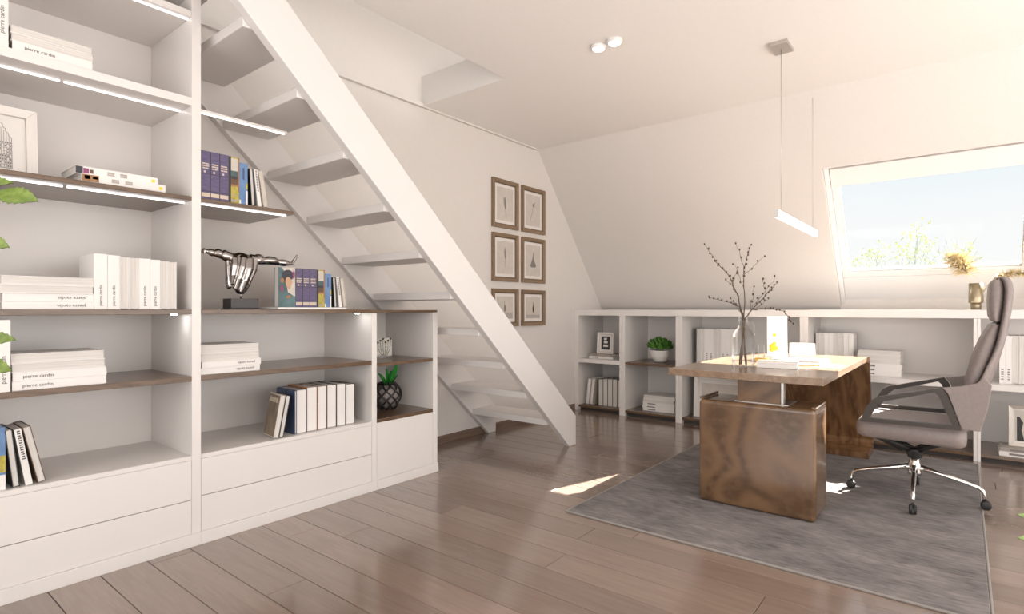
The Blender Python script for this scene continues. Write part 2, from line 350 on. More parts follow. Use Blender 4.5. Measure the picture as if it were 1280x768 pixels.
a = MB(); quadring(a, -gl-.0, gl, gb, gt+.03, -hw+.037, hw-.037, gb-.049, hh-.037, -.16, -.085); obj('sash', a, 'white2', wn, bevel=.004)
obj('blind_box', box(-hw+.04, hw-.04, gt, hh-.05, -.084, -.055), 'white2', wn, bevel=.004)
a = MB(); quadring(a, -gl+.005, gl-.005, gb+.005, gt+.025, -gl+.0005, gl-.0005, gb+.0005, gt+.0295, -.128, -.098); obj('gasket', a, 'led_off', wn)
obj('pane', box(-gl+.006, gl-.006, gb+.006, gt+.024, -.124, -.118), 'pane', wn)

w2 = D.objects.new('window_added', None); COL.objects.link(w2); w2['kind'] = 'structure'; w2['label'] = 'unseen roof window added for sun bounce, right of the view'  # added out of view so sun on the floor bounces into the room
w2.location = (1.91, sy((1.36+WZ1)/2), (1.36+WZ1)/2); w2.rotation_euler = wn.rotation_euler
h2 = (WZ1-1.36)/2/math.sin(ang); a = MB(); ringbox(a, .588, h2-.002, .085, -.18, -.06); obj('window_frame', a, 'white2', w2, bevel=.003)
obj('pane', box(-.502, .502, -h2+.088, h2-.088, -.124, -.118), 'pane', w2)

# ------------------------------------------------------------------ staircase
st = thing('staircase', 'white open-riser wooden staircase climbing over the bookcase', 'staircase', (-2.9, 3.8, 0))
def stringer(x0, x1, dy=0, zt=2.7):
    lo = lambda yy: -.925*(yy-3.815); hi = lambda yy: .233-.9175*(yy-3.911)
    poly = [(3.815, 0), (3.911, 0), (3.911, .233), (3.911-(zt-.233)/.9175, zt), (3.815-zt/.925, zt)]
    m = MB().prism([(p[0]+dy-3.8, p[1]) for p in poly], x0+2.9, x1+2.9, 'x'); return obj('stringer', m, 'stair', st, bevel=.004)
stringer(-2.512, -2.46); stringer(-3.338, -3.290, -.03, 2.94)
tm = box(.002, .776, 0, .27, -.048, 0).mesh('tread')
for i in range(13):
    ztop = .2465+.2412*i; yb = 3.575-.2622*i
    if ztop > 2.95: break
    o = obj('tread', tm, 'stair', st, bevel=.004); o.location = (-3.29+2.9, yb-3.8, ztop)

# ------------------------------------------------------------------ books
def book(label, t, h, d, loc, rot=(0, 0, 0), cover='bk_white', out='spine', group=None, title=None, marks=(), front=None, pages=None, board=.0022):
    """spine (or fore-edge) on local x=0 facing +x, thickness along +y, height along +z"""
    b = thing('book', label, 'book', loc, rot, group)
    c = MB(); s = 1 if out == 'spine' else 0
    c.box(-d, 0, 0, board, 0, h); c.box(-d, 0, t-board, t, 0, h)
    if s: c.box(-board, .0006, board, t-board, 0, h)
    else: c.box(-d-.0006, -d+board, board, t-board, 0, h)
    obj('cover', c, cover, b)
    pg = MB()
    if s: pg.box(-d+.004, -board, board, t-board, .003, h-.003)
    else: pg.box(-d+board, -.0035, board, t-board, .003, h-.003)
    obj('pages', pg, pages or ('paper_v'), b)
    if title:
        tx, sz, z0, col = title[:4]; o = obj('title', text_mesh(tx, sz, col), col, b)
        o.location = (.0012, t/2, z0); o.rotation_euler = Matrix(((0, 0, 1), (0, -1, 0), (1, 0, 0))).to_euler() if False else Matrix(((0, 0, 1), (0, -1, 0), (1, 0, 0))).to_euler()
    for k, (y0, y1, z0, z1, col) in enumerate(marks):       # printed bands and lettering on the spine
        obj('printed_band', box(.0007, .0012, t*y0, t*y1, h*z0, h*z1), col, b)
    return b
# text frame: local x -> +z, local y -> -y, normal -> +x : columns are images of the axes
TX = Matrix(((0, 0, 1), (0, -1, 0), (1, 0, 0)))
ORD = ['first', 'second', 'third', 'fourth', 'fifth', 'sixth', 'seventh', 'eighth', 'ninth', 'tenth', 'eleventh', 'twelfth', 'thirteenth']
XF = -2.786
PC = 'pierre cardin'
def pc(z0=.02, size=.016): return (PC, size, z0, 'ink')
def lettering(rows, n, y0, y1, z0, z1, col, seed):
    r = random.Random(seed); out = []
    for i in range(rows):
        z = z1-(z1-z0)*(i+.5)/rows; dz = (z1-z0)/rows*.28; yy = y0
        while yy < y1-.04:
            wdt = r.uniform(.05, .12)*(8/n); out.append((yy, min(y1, yy+wdt), z-dz, z+dz, col)); yy += wdt+.035
    return out
def lying(label, t, h, d, xf, yl, z, **k):
    """flat on its back; readable spine unless flip"""
    if k.pop('flip', False): return book(label, t, h, d, (xf, yl+h, z), (PI/2, 0, 0), pages='paper_v', **k)
    return book(label, t, h, d, (xf, yl, z+t), (-PI/2, 0, 0), pages='paper_v', **k)

# ------------------------------------------------------------------ tall bookcase
ZL = [2.455, 2.072, 1.618, 1.093, .786, .42]
def led(parent, y0, y1, z, x, gaps=()):
    ys = [y0]+[g for g in gaps]+[y1]
    for a, b in zip(ys[:-1], ys[1:]):
        obj('light_strip', box(x-.006, x+.006, a+.006 if a != y0 else a, b-.006 if b != y1 else b, z-.005, z-.0005), 'led', parent)
XBK = -3.285
bc = thing('bookcase', 'tall white bookcase bay with walnut shelves left of the staircase', 'bookcase', (-3.03, .63, 0))
R = lambda *a: box(a[0]+3.03, a[1]+3.03, a[2]-.63, a[3]-.63, a[4], a[5])
def P(n, a, m='white', bevel=.0015): return obj(n, R(*a), m, bc, bevel=bevel)
Y0, Y1 = .15, 1.111
P('side_panel', (XBK, XF, Y0-.04, Y0, .058, 2.56)); P('side_panel', (XBK, XF, Y1, Y1+.04, .058, 2.56)); P('back_panel', (XBK-.004, XBK+.008, Y0, Y1, .058, 2.56))
P('top_panel', (XBK, XF, Y0-.04, Y1+.04, 2.56, 2.585))
P('plinth', (XBK, XF+.006, Y0-.04, Y1+.04, 0, .058))
P('shelf', (XBK+.008, XF-.004, Y0, Y1, 2.455, 2.485)); P('shelf', (XBK+.008, XF-.002, Y0, Y1, 2.045, 2.082))
P('shelf', (XBK+.008, XF-.001, Y0, Y1, 1.604, 1.623), 'walnut_shelf'); P('shelf', (XBK+.008, XF-.001, Y0, Y1, 1.077, 1.099), 'walnut_shelf')
P('shelf', (XBK+.008, XF-.001, Y0, Y1, .766, .790), 'walnut_shelf'); P('shelf', (XBK+.008, XF-.003, Y0, Y1, .400, .421))
for z0, z1 in ((.0590, .2145), (.2175, .3992)): P('drawer_front', (XF-.022, XF-.002, Y0+.001, Y1-.001, z0, z1), bevel=.001)
def led_l(parent, ox, oy, y0, y1, z, x, gaps=()):
    ys = [y0, *gaps, y1]
    for i, (a, b) in enumerate(zip(ys[:-1], ys[1:])):
        obj('light_strip', box(x-.0032-ox, x+.0032-ox, a+(.007 if i else 0)-oy, b-(.007 if i < len(ys)-2 else 0)-oy, z-.006, z-.0004), 'led', parent)
for z, x in ((2.455, -2.82), (2.045, -2.905), (1.604, -2.862)): led_l(bc, -3.03, .63, Y0+.01, Y1-.004, z, x, (.655,))

obj('light_puck', MB().lathe([(.012, -.003), (.014, -.0005), (.004, -.0004)], (-2.85+3.03, 1.06-.63, 1.077), 14), 'puck', bc)
br = thing('bookcase', 'white bookcase bay under the staircase with metal sculpture on its walnut shelf', 'bookcase', (-3.03, 1.65, 0))
def Q(n, a, m='white', bevel=.0015): return obj(n, box(a[0]+3.03, a[1]+3.03, a[2]-1.65, a[3]-1.65, a[4], a[5]), m, br, bevel=bevel)
Z0, Z1 = 1.1515, 2.129
Q('shelf', (XBK, XF-.001, Z0, Z1+.036, 1.077, 1.099), 'walnut_shelf'); Q('shelf', (XBK, XF-.001, Z0, Z1, .766, .790), 'walnut_shelf'); Q('shelf', (XBK, XF-.003, Z0, Z1, .400, .421))
Q('shelf', (XBK, XF-.001, Z0, 1.62, 1.604, 1.623), 'walnut_shelf'); Q('shelf', (-2.832, XF-.002, Z0, 1.585, 2.030, 2.041))
Q('side_panel', (XBK, XF, Z1, Z1+.036, .058, 1.0765)); Q('plinth', (XBK, XF+.006, Z0, Z1+.036, 0, .058)); Q('back_panel', (XBK-.004, XBK, Z0, Z1, .058, 1.0765))
for z0, z1 in ((.0590, .2235), (.2265, .3992)): Q('drawer_front', (XF-.022, XF-.002, Z0+.001, Z1-.001, z0, z1), bevel=.001)
led_l(br, -3.03, 1.65, Z0, 1.574, 2.0295, -2.80); led_l(br, -3.03, 1.65, Z0, 1.60, 1.604, -2.83); obj('light_puck', MB().lathe([(.012, -.003), (.014, -.0005), (.004, -.0004)], (-2.85+3.03, 2.07-1.65, 1.077), 14), 'puck', br)

cb = thing('cabinet', 'small white end cabinet with walnut shelves beside the stair foot', 'cabinet', (-3.03, 2.42, 0))
def U(n, a, m='white', bevel=.0015): return obj(n, box(a[0]+3.03, a[1]+3.03, a[2]-2.42, a[3]-2.42, a[4], a[5]), m, cb, bevel=bevel)
V0, V1 = 2.1665, 2.632
U('side_panel', (XBK, XF, V1, V1+.04, .058, 1.08)); U('plinth', (XBK, XF+.006, V0, V1+.045, 0, .058)); U('back_panel', (XBK-.004, XBK, V0, V1, .058, 1.08))
U('top_panel', (XBK, XF-.001, V0, V1+.04, 1.08, 1.096), 'walnut_shelf')
U('shelf', (XBK, XF-.001, V0, V1, .752, .772), 'walnut_shelf'); U('shelf', (XBK, XF-.001, V0, V1, .408, .430), 'walnut_shelf')
U('door', (XF-.02, XF-.002, V0+.001, V1-.001, .0592, .407), bevel=.001)

# ------------------------------------------------------------------ books in the left bay
zs = 2.0825
book('upright white book on the top lit shelf, beside the lying stack', .036, .30, .24, (-2.80, .435, zs), title=pc(.05, .02))
X = -2.80
lying('white book with black title at bottom of stack on top lit shelf', .036, .25, .20, X, .482, zs, title=pc(.035, .018))
lying('beige-paged book in the middle of the stack on top lit shelf', .030, .26, .2, X-.002, .478, zs+.036, cover='bk_white', out='pages')
lying('beige-paged book topmost of the stack on top lit shelf', .028, .258, .2, X-.004, .476, zs+.066, cover='bk_white', out='pages')
zs = 1.6235
mk = lettering(2, 8, .2, .8, .30, .62, 'ink3', 3)
lying('lower cream cookbook with food photo beside the building picture', .032, .31, .22, -2.815, .70, zs+.004, cover='bk_white', marks=lettering(2, 3, .25, .75, .30, .62, 'ink3', 3)+[(.1, .95, .005, .19, 'orange'), (.2, .7, .03, .09, 'bk_brown'), (.3, .6, .12, .18, 'skin'), (.3, .7, .92, .965, 'flower')])
lying('upper cream cookbook with food photo on the lit walnut shelf', .032, .30, .22, -2.835, .685, zs+.036, cover='bk_white', marks=lettering(2, 3, .25, .75, .33, .64, 'ink3', 5)+[(.05, .95, .0, .08, 'hair'), (.2, .9, .085, .15, 'magenta'), (.3, .8, .16, .2, 'bk_brown'), (.3, .7, .92, .965, 'flower')])
tag(obj('magazine', MB().box(-.2, 0, 0, .29, 0, .0035), 'bk_black', bevel=.0005), 'thin black magazine under the two cream cookbooks', 'magazine').location = (-2.81, .705, zs)
zs = 1.0995
X = -2.82
for k, (t, out, fl_) in enumerate(((.0300, 'spine', 1), (.0320, 'spine', 1), (.0320, 'pages', 0), (.0340, 'pages', 0))):
    z = zs+[0, .0305, .063, .0955][k]
    lying(['white book with black title, lowest of the stack of four beside upright row', 'white titled book, second from bottom of stack beside upright row', 'paged white book, third from bottom of stack beside upright row', 'paged white book, topmost of the stack beside upright row'][k], t, .295, .22, X+[0, -.002, .004, .002][k], .455+[0, .003, -.008, -.004][k], z, flip=bool(fl_), out=out, title=pc(.035, .018) if fl_ else None)
yy = .742
for k, (t, out, h) in enumerate(((.048, 'spine', .233), (.045, 'spine', .230), (.035, 'pages', .228), (.037, 'pages', .226), (.042, 'spine', .224), (.041, 'spine', .222), (.033, 'pages', .220), (.034, 'pages', .218))):
    book(f'{ORD[k]} upright white book from the left on the middle walnut shelf', t-.001, h, .20, (-2.815, yy, zs), out=out, title=pc(.015, .017) if out == 'spine' else None, group=None); yy += t
zs = .7905
book('upright white book left of the lying stack on the lower walnut shelf', .040, .27, .21, (-2.80, .437, zs), title=pc(.03, .02))
for k, (t, out) in enumerate(((.034, 'spine'), (.034, 'spine'), (.034, 'pages'), (.036, 'pages'))):
    lying(['white titled book lowest of the stack on the lower walnut shelf', 'white titled book second from bottom on the lower walnut shelf', 'paged white book third from bottom on the lower walnut shelf', 'paged white book topmost of stack on the lower walnut shelf'][k], t, .30, .22, -2.805+[0, -.003, -.002, -.006][k], .482+[0, .002, -.002, -.004][k], zs+[0, .0345, .069, .1035][k], out=out, title=pc(.03, .018) if out == 'spine' else None)
zs = .4215
def lean(label, yb, deg, t, h, d, x, z, **k):
    a = math.radians(deg); return book(label, t, h, d, (x, yb, z+(t*math.sin(-a) if a < 0 else 0)+.0004), (a, 0, 0), **k)
book('blue and yellow picture book upright at left end of lowest shelf', .040, .235, .17, (-2.815, .425, zs), cover='bk_blue', marks=[(0, 1, .28, .55, 'bk_yellow'), (0, 1, 0, .24, 'bk_white')])
lean('white-paged book leaning second from left on the lowest shelf', .486, 6, .021, .222, .17, -2.815, zs, cover='bk_black', out='pages')
lean('white book with black lettering leaning on the lowest shelf', .524, 9, .021, .222, .17, -2.815, zs, marks=lettering(13, 3, .3, .75, .45, .98, 'ink', 8))
lean('beige-paged dark book leaning rightmost on the lowest shelf', .561, 12, .025, .228, .17, -2.815, zs, cover='bk_brown', out='pages')

# ------------------------------------------------------------------ books in the bay under the stairs
def colour_set(y0, z, x, where, hs=1.0):
    yy = y0
    pb = [(.05, .95, .05, .13, 'gold_ink'), (0, 1, .16, .172, 'bk_black'), (0, 1, .52, .53, 'bk_black'), (0, .05, 0, 1, 'bk_black')]
    for k in range(3):
        book(f'{ORD[k]} of three purple books with gold lettering {where}', .0425, .228*hs, .17, (x, yy, z), cover='bk_purple', marks=pb+lettering(3, 3, .15, .85, .62, .76, 'gold_ink', 20+k)+[(.3, .5, .55, .59, 'gold_ink')]); yy += .0428
    book(f'yellow and black picture-spined book {where}', .051, .226*hs, .17, (x, yy, z), cover='bk_yellow', marks=[(0, .22, 0, 1, 'bk_black'), (.22, .85, .40, .52, 'bk_brown'), (.22, .85, .52, .58, 'hair'), (.22, .85, .58, .70, 'bk_teal'), (.22, .85, .7, .97, 'print'), (.85, 1, .25, 1, 'orange'), (.22, .85, .03, .08, 'bk_grey'), (.22, .85, .36, .40, 'orange'), (.1, .9, .165, .18, 'bk_grey')]); yy += .0515
    book(f'bright blue book {where}', .042, .205*hs, .17, (x, yy, z), cover='bk_blue', marks=[(.8, 1, 0, .34, 'bk_white'), (0, .2, 0, .1, 'bk_white'), (.8, 1, .38, .52, 'bk_yellow'), (.4, .6, .6, .88, 'bk_navy')]); yy += .0425
    lean(f'thin white-paged dark book leaning on the blue book {where}', yy+.021, 4, .018, .186*hs, .16, x, z, cover='bk_black', out='pages'); yy += .024
    lean(f'slim white book with black lettering leaning {where}', yy+.030, 7, .018, .186*hs, .16, x, z, marks=lettering(13, 3, .3, .75, .4, .98, 'ink', 9)); yy += .026
    lean(f'beige-paged book leaning rightmost {where}', yy+.035, 9, .021, .187*hs, .16, x, z, cover='bk_cream', out='pages', pages='print')
colour_set(1.156, 1.6235, -2.80, 'on the upper stair shelf', 1.0)
slb = tag(obj('board', MB().box(-.19, 0, 0, .42, 0, .012), 'white2', bevel=.002), 'flat white board under the row of coloured books', 'board'); slb.location = (-2.81, 1.545, 1.0995)
colour_set(1.655, 1.1122, -2.83, 'beside the portrait-covered book', .93)
pb = thing('book', 'book with painted portrait on its cover, beside the sculpture', 'book', (-2.825, 1.556, 1.1122), (0, 0, -.04))
obj('cover', MB().box(-.003, 0, 0, .092, 0, .212).box(-.05, 0, .0922, .0945, 0, .212).box(-.05, -.047, 0, .092, 0, .212), 'bk_teal', pb)
obj('pages', box(-.047, -.003, .002, .092, .002, .21), 'paper_v', pb)
def flat(n, poly, m, par, x): return obj(n, MB().prism(poly, x, x+.0006, 'x'), m, par)
def ell(cy, cz, a, b, n=18, rot=0): return [(cy+a*math.cos(q)*math.cos(rot)-b*math.sin(q)*math.sin(rot), cz+a*math.cos(q)*math.sin(rot)+b*math.sin(q)*math.cos(rot)) for q in [2*PI*i/n for i in range(n)]]
flat('printed_sky', [(.055, .06), (.092, .06), (.092, .212), (.02, .212), (.03, .19)], 'print', pb, .0003)
flat('printed_shawl', [(.012, 0), (.092, 0), (.092, .055), (.06, .075), (.03, .085), (.012, .05)], 'bk_teal', pb, .001)
flat('printed_hair', ell(.050, .170, .032, .030), 'hair', pb, .0018)
flat('printed_face', ell(.056, .128, .019, .034, rot=.25), 'skin', pb, .0026)
flat('printed_shoulder', [(.060, .075), (.088, .08), (.090, .14), (.078, .145), (.066, .11)], 'print', pb, .003)
flat('printed_flower', ell(.018, .143, .010, .014), 'orange', pb, .0026); flat('printed_flower', ell(.017, .10, .009, .018), 'magenta', pb, .0026); flat('printed_flower', ell(.083, .175, .007, .022), 'magenta', pb, .0026)
flat('printed_hand', ell(.053, .055, .014, .008, rot=.3), 'orange', pb, .0034)
zs = .7905
for k, (t, out) in enumerate(((.030, 'spine'), (.030, 'spine'), (.038, 'pages'), (.040, 'pages'))):
    lying(['white titled book lowest of the stack under the sculpture shelf', 'white titled book second from bottom under the sculpture shelf', 'paged white book third from bottom under the sculpture shelf', 'paged white book topmost of stack under the sculpture shelf'][k], t, .285, .22, -2.805+[0, .004, -.003, -.005][k], 1.158+[0, .004, .001, 0][k], zs+[0, .0305, .061, .0995][k], flip=(out == 'spine'), out=out, title=pc(.03, .017) if out == 'spine' else None)
zs = .4215
b = lean('brown picture-covered book leaning at left of the white row', 1.545, -11, .024, .225, .165, -2.845, zs, cover='bk_cream', out='pages')
b.rotation_euler = (math.radians(-10), 0, math.radians(-10)); b.location = (-2.812, 1.520, zs+.0046)
obj('cover_photo', MB().box(-.160, -.004, -.0008, -.0002, .006, .219), mat('cover_photo', srgb(150, 132, 112), .5, noise=((14, 14, 9), srgb(104, 88, 70))), b)
obj('cover_lettering', MB().box(-.145, -.118, -.0016, -.0008, .18, .205).box(-.112, -.09, -.0016, -.0008, .18, .205).box(-.084, -.06, -.0016, -.0008, .18, .205).box(-.054, -.03, -.0016, -.0008, .18, .205), 'gold_ink', b)
b = lean('white-paged book leaning between picture cover and blue book', 1.563, -9, .022, .220, .165, -2.815, zs, cover='bk_black', out='pages')
b.rotation_euler = (math.radians(-10), 0, math.radians(-10)); b.location = (-2.812, 1.551, zs+.0042)
yy = 1.648
book('dark navy-topped book standing left of the white-paged row', .012, .236, .19, (-2.825, yy, zs), cover='bk_navy', out='pages'); yy += .0125
for k, (t, cv, h) in enumerate(((.062, 'bk_navy', .238), (.064, 'bk_orange', .246), (.061, 'bk_brown', .245), (.062, 'bk_black', .245), (.062, 'bk_black', .245), (.061, 'bk_black', .237))):
    book(f'{ORD[k]} thick white-paged book from the left on the lowest stair shelf', t, h, .2, (-2.83, yy, zs), cover=cv, out='pages', pages='bk_white'); yy += t+.0008

# ------------------------------------------------------------------ picture frames
def frame(label, loc, rot, w, h, d, wd, m, mount=.03, inner=None, group=None, prt='print', lip=None):
    """local: x across, z up, +y is the back; front faces -y; origin at bottom centre"""
    f = thing('picture_frame', label, 'picture', loc, rot, group)
    def rim(x, z0, z1, wdt, y0, y1):
        r = MB()
        o = [(-x, z0), (x, z0), (x, z1), (-x, z1)]; i = [(-x+wdt, z0+wdt), (x-wdt, z0+wdt), (x-wdt, z1-wdt), (-x+wdt, z1-wdt)]
        for k in range(4):
            j = (k+1) % 4
            v = [(o[k][0], y0, o[k][1]), (o[j][0], y0, o[j][1]), (i[j][0], y0+.3*(y1-y0), i[j][1]), (i[k][0], y0+.3*(y1-y0), i[k][1])]
            v += [(p[0], y1, p[2]) for p in v]
            r.add(v, [(0, 1, 2, 3), (7, 6, 5, 4), (0, 4, 5, 1), (1, 5, 6, 2), (2, 6, 7, 3), (3, 7, 4, 0)])
        return r
    obj('moulding', rim(w/2, 0, h, wd, -d, 0), m, f, bevel=.0015)
    if lip: obj('inner_lip', rim(w/2-wd, wd, h-wd, lip[0], -d*.6, -.002), lip[1], f)
    k = wd+(lip[0] if lip else 0)
    obj('mount', box(-w/2+k, w/2-k, -.006, -.002, k, h-k), 'mount', f)
    if prt: obj('print', box(-w/2+k+mount, w/2-k-mount, -.0075, -.006, k+mount, h-k-mount), prt, f)
    return f
def pm_(n, f, polys, m, y=-.0082):
    a = MB()
    for p in polys: a.prism(p, y-.0005, y, 'y')
    return obj(n, a, m, f)
def line(p0, p1, w0, w1=None):
    w1 = w0 if w1 is None else w1; dx, dz = p1[0]-p0[0], p1[1]-p0[1]; l = math.hypot(dx, dz) or 1; nx, nz = -dz/l, dx/l
    return [(p0[0]-nx*w0/2, p0[1]-nz*w0/2), (p1[0]-nx*w1/2, p1[1]-nz*w1/2), (p1[0]+nx*w1/2, p1[1]+nz*w1/2), (p0[0]+nx*w0/2, p0[1]+nz*w0/2)]
RW = (0, 0, PI/2)                                         # hung on the gable wall: front faces +X, local +x -> +Y
cols = ((3.873, 4.252), (4.312, 4.690)); rows = ((1.855, 2.303), (1.361, 1.805), (.940, 1.291))
names = {(0, 0): 'brown framed feather print, top left of the six', (0, 1): 'brown framed flower stem print, top right of the six', (1, 0): 'brown framed thin dark twig print, middle left of the six',
         (1, 1): 'brown framed dark triangular tree print, middle right of the six', (2, 0): 'brown framed print cut off by the stair stringer, bottom left', (2, 1): 'brown framed lighthouse print, bottom right of the six'}
for r, (z0, z1) in enumerate(rows):
    for c, (ya, yb) in enumerate(cols):
        f = frame(names[r, c], (XW+.001, (ya+yb)/2, z0), RW, yb-ya, z1-z0, .026, .030, 'frame_br', .028, lip=(.012, 'frame_dk'), group='six brown framed prints on the gable wall')
        h = z1-z0; cx = h*.5
        if (r, c) == (0, 0): pm_('feather', f, [ell(.0, .235, .012, .058, rot=.06), line((.002, .18), (.012, .10), .003)], 'ink2'); pm_('feather_down', f, [ell(-.012, .24, .013, .05, rot=.2)], 'ink3', -.0078)
        if (r, c) == (0, 1): pm_('flower_stem', f, [line((.0, .26), (-.045, .12), .004), ell(.005, .28, .012, .02, rot=-.6), ell(.018, .27, .006, .016, rot=.5), line((.02, .29), (.03, .31), .006)], 'ink2')
        if (r, c) == (1, 0): pm_('twig', f, [line((0, .32), (0, .13), .004, .002), ell(-.003, .27, .009, .035), ell(.002, .23, .008, .018)], 'ink2')
        if (r, c) == (1, 1): pm_('tree', f, [[(0, .31), (.012, .24), (.05, .17), (.03, .155), (-.03, .155), (-.05, .17), (-.012, .24)]], 'ink2')
        if r == 2:
            pm_('dark_ground', f, [[(-.11, .075), (.11, .075), (.11, .105), (-.11, .11)]] if c else [[(-.11, .075), (.11, .075), (.11, .13), (-.11, .13)]], 'ink3')
            pm_('figure', f, [ell(-.005, .17, .012, .035), line((-.01, .24), (-.008, .14), .005)] if c == 0 else [[(-.008, .13), (.008, .13), (.004, .23), (-.004, .23)], ell(0, .165, .013, .03)], 'ink2', -.0088)
# white framed drawing of two old buildings on the lit shelf
f = frame('white framed ink drawing of two old buildings on lit shelf', (-3.02, .378, 1.6237), (-.10, 0, PI/2), .44, .30, .03, .034, 'frame_wh', .001, prt='mount')
def spire(cx, w, z0, zt, ze, seed):
    r = random.Random(seed); L = []
    L += [line((cx-w/2, z0), (cx-w/2, ze), .0016), line((cx+w/2, z0), (cx+w/2, ze), .0016), line((cx-w/2, z0), (cx+w/2, z0), .002)]
    steps = 4
    for s in (-1, 1):
        for k in range(steps):
            xa = cx+s*w/2*(1-k/steps); xb = cx+s*w/2*(1-(k+1)/steps); za = ze+(zt-ze)*k/steps; zb = ze+(zt-ze)*(k+1)/steps
            L += [line((xa, za), (xa, za+(zb-za)*.6), .0016), line((xa, za+(zb-za)*.6), (xb, zb), .0016)]
    n = max(3, int(w/.0075)); rows_ = int((ze-z0)/.014)
    for i in range(1, n): L.append(line((cx-w/2+w*i/n, z0), (cx-w/2+w*i/n, ze+(zt-ze)*(1-abs(2*i/n-1))*.8), .0011))
    for k in range(1, rows_): L.append(line((cx-w/2, z0+.014*k), (cx+w/2, z0+.014*k), .0010))
    for i in range(n):
        for k in range(rows_):
            if r.random() < .7: x = cx-w/2+w*(i+.5)/n; z = z0+.014*k+.004; L.append([(x-.0018, z), (x+.0018, z), (x+.0018, z+.007), (x-.0018, z+.007)])
    return L
pm_('drawing', f, spire(.105, .072, .048, .235, .165, 1)+spire(-.05, .15, .055, .225, .13, 2)+spire(-.005, .03, .055, .20, .14, 4)+spire(-.155, .03, .055, .24, .14, 3), 'ink2', -.0086)

# ------------------------------------------------------------------ metal torso sculpture
sc = thing('sculpture', 'silver headless torso sculpture with outstretched arms on dark base', 'sculpture', (-2.93, 1.406, 1.0995), (0, 0, -.04))
obj('base', box(-.05, .05, -.070, .070, .006, .056), 'base', sc, bevel=.002); obj('base_plate', box(-.055, .055, -.079, .079, 0, .006), 'base', sc, bevel=.001)
obj('rod', MB().tube([(0, 0, .05), (0, 0, .10)], .0035), 'silver', sc)
tb = MB()
def el_ring(c, a, b, n=16): return [(c[0]+a*math.cos(2*PI*i/n), c[1]+b*math.sin(2*PI*i/n), c[2]) for i in range(n)]
tb.loft([el_ring((.004, -.002, .080), .012, .016), el_ring((.006, -.004, .098), .020, .028), el_ring((.004, .002, .118), .028, .040), el_ring((.002, .004, .15), .032, .050), el_ring((.0, .004, .19), .034, .058), el_ring((-.002, .002, .225), .034, .064), el_ring((-.004, .0, .25), .028, .062), el_ring((-.004, .0, .266), .016, .04)])
ARM = [.024, .0235, .019, .0215, .0205, .0145, .0175, .0165, .0105, .0085]
ya = [.045, .078, .100, .118, .136, .154, .168, .182, .198, .207]
tb.tube([(.002*k/3, y_, .246-.06*(y_-.04)+(.004 if k in (3, 4) else 0)) for k, y_ in enumerate(ya)]+[(.004, .214, .250), (.006, .222, .266), (.007, .228, .284)], ARM+[.0075, .006, .003], 12)
tb.tube([(.002*k/3, -y_, .247+.12*(y_-.04)+(.004 if k in (3, 4) else 0)) for k, y_ in enumerate(ya)]+[(.004, -.217, .268), (.004, -.226, .266), (.004, -.240, .262)], ARM+[.0135, .013, .004], 12)
tb.tube([(.006, -.214, .262), (.014, -.224, .255), (.016, -.232, .250)], [.006, .005, .003], 8)
tb.ball((.0, .080, .247), (.024, .025, .026)); tb.ball((.0, -.080, .254), (.024, .025, .026))
# muscle and drapery strands sweeping down and across the body
for y0_, z0_, y1_, z1_, x_, r0_, r1_ in ((-.068, .24, -.060, .120, .004, .014, .018), (-.036, .245, -.050, .125, .026, .018, .011), (.004, .248, -.034, .10, .032, .018, .012), (.036, .246, -.008, .088, .032, .020, .011), (.062, .236, .014, .095, .018, .018, .011), (.066, .22, .040, .15, .008, .013, .012)):
    tb.tube([(x_*.6, y0_, z0_), (x_, y0_*.75+y1_*.25, z0_*.7+z1_*.3), (x_, y0_*.35+y1_*.65, z0_*.35+z1_*.65), (x_*.6, y1_, z1_)], [r0_*.85, r0_, (r0_+r1_)/2, r1_], 10)
tb.ball((-.004, .0, .262), (.016, .03, .012)); tb.ball((.004, -.058, .116), (.02, .015, .016))
def stretch(p):
    x, y_, z_ = p; a_ = abs(y_); k = 1.45 if y_ > 0 else .72
    yy_ = a_*1.08 if a_ <= .06 else .0648+(a_-.06)*k
    return (x, math.copysign(yy_, y_), .08+(z_-.08)*1.12)
tb.v = [stretch(p) for p in tb.v]
torso = obj('torso', tb, 'silver', sc)
md = torso.modifiers.new('remesh', 'REMESH'); md.mode = 'VOXEL'; md.voxel_size = .0032; md.use_smooth_shade = True
md = torso.modifiers.new('smooth', 'SMOOTH'); md.iterations = 4; md.factor = .5

# ------------------------------------------------------------------ things in the small cabinet
vs = thing('plant_pot', 'dark openwork wicker vase on the lower cabinet shelf', 'vase', (-3.02, 2.43, .4305))
prof = [(.045, 0), (.062, .02), (.088, .07), (.094, .105), (.085, .14), (.060, .165), (.052, .178), (.046, .178), (.05, .165), (.072, .14), (.08, .105), (.074, .07), (.05, .025), (.02, .012)]
obj('liner', MB().lathe([(.03, .003), (.056, .02), (.082, .07), (.088, .105), (.079, .14), (.054, .165), (.02, .16)]), 'basket', vs)
wv = MB()
for k in range(9):
    for s in (-1, 1):
        pts = []
        for i in range(12):
            t = i/11; z = .006+t*.17
            for (ra, za), (rb, zb) in zip(prof[:6], prof[1:7]):
                if za <= z <= zb: r = ra+(rb-ra)*(z-za)/(zb-za)
            q = 2*PI*k/9+s*t*1.9; pts.append(((r+.003)*math.cos(q), (r+.003)*math.sin(q), z))
        wv.tube(pts, .0058, 5)
wv.tube([(.054*math.cos(2*PI*i/20), .054*math.sin(2*PI*i/20), .176) for i in range(21)], .006, 6)
obj('woven_lattice', wv, mat('wicker_strand', (.016, .013, .012, 1), .22), vs)
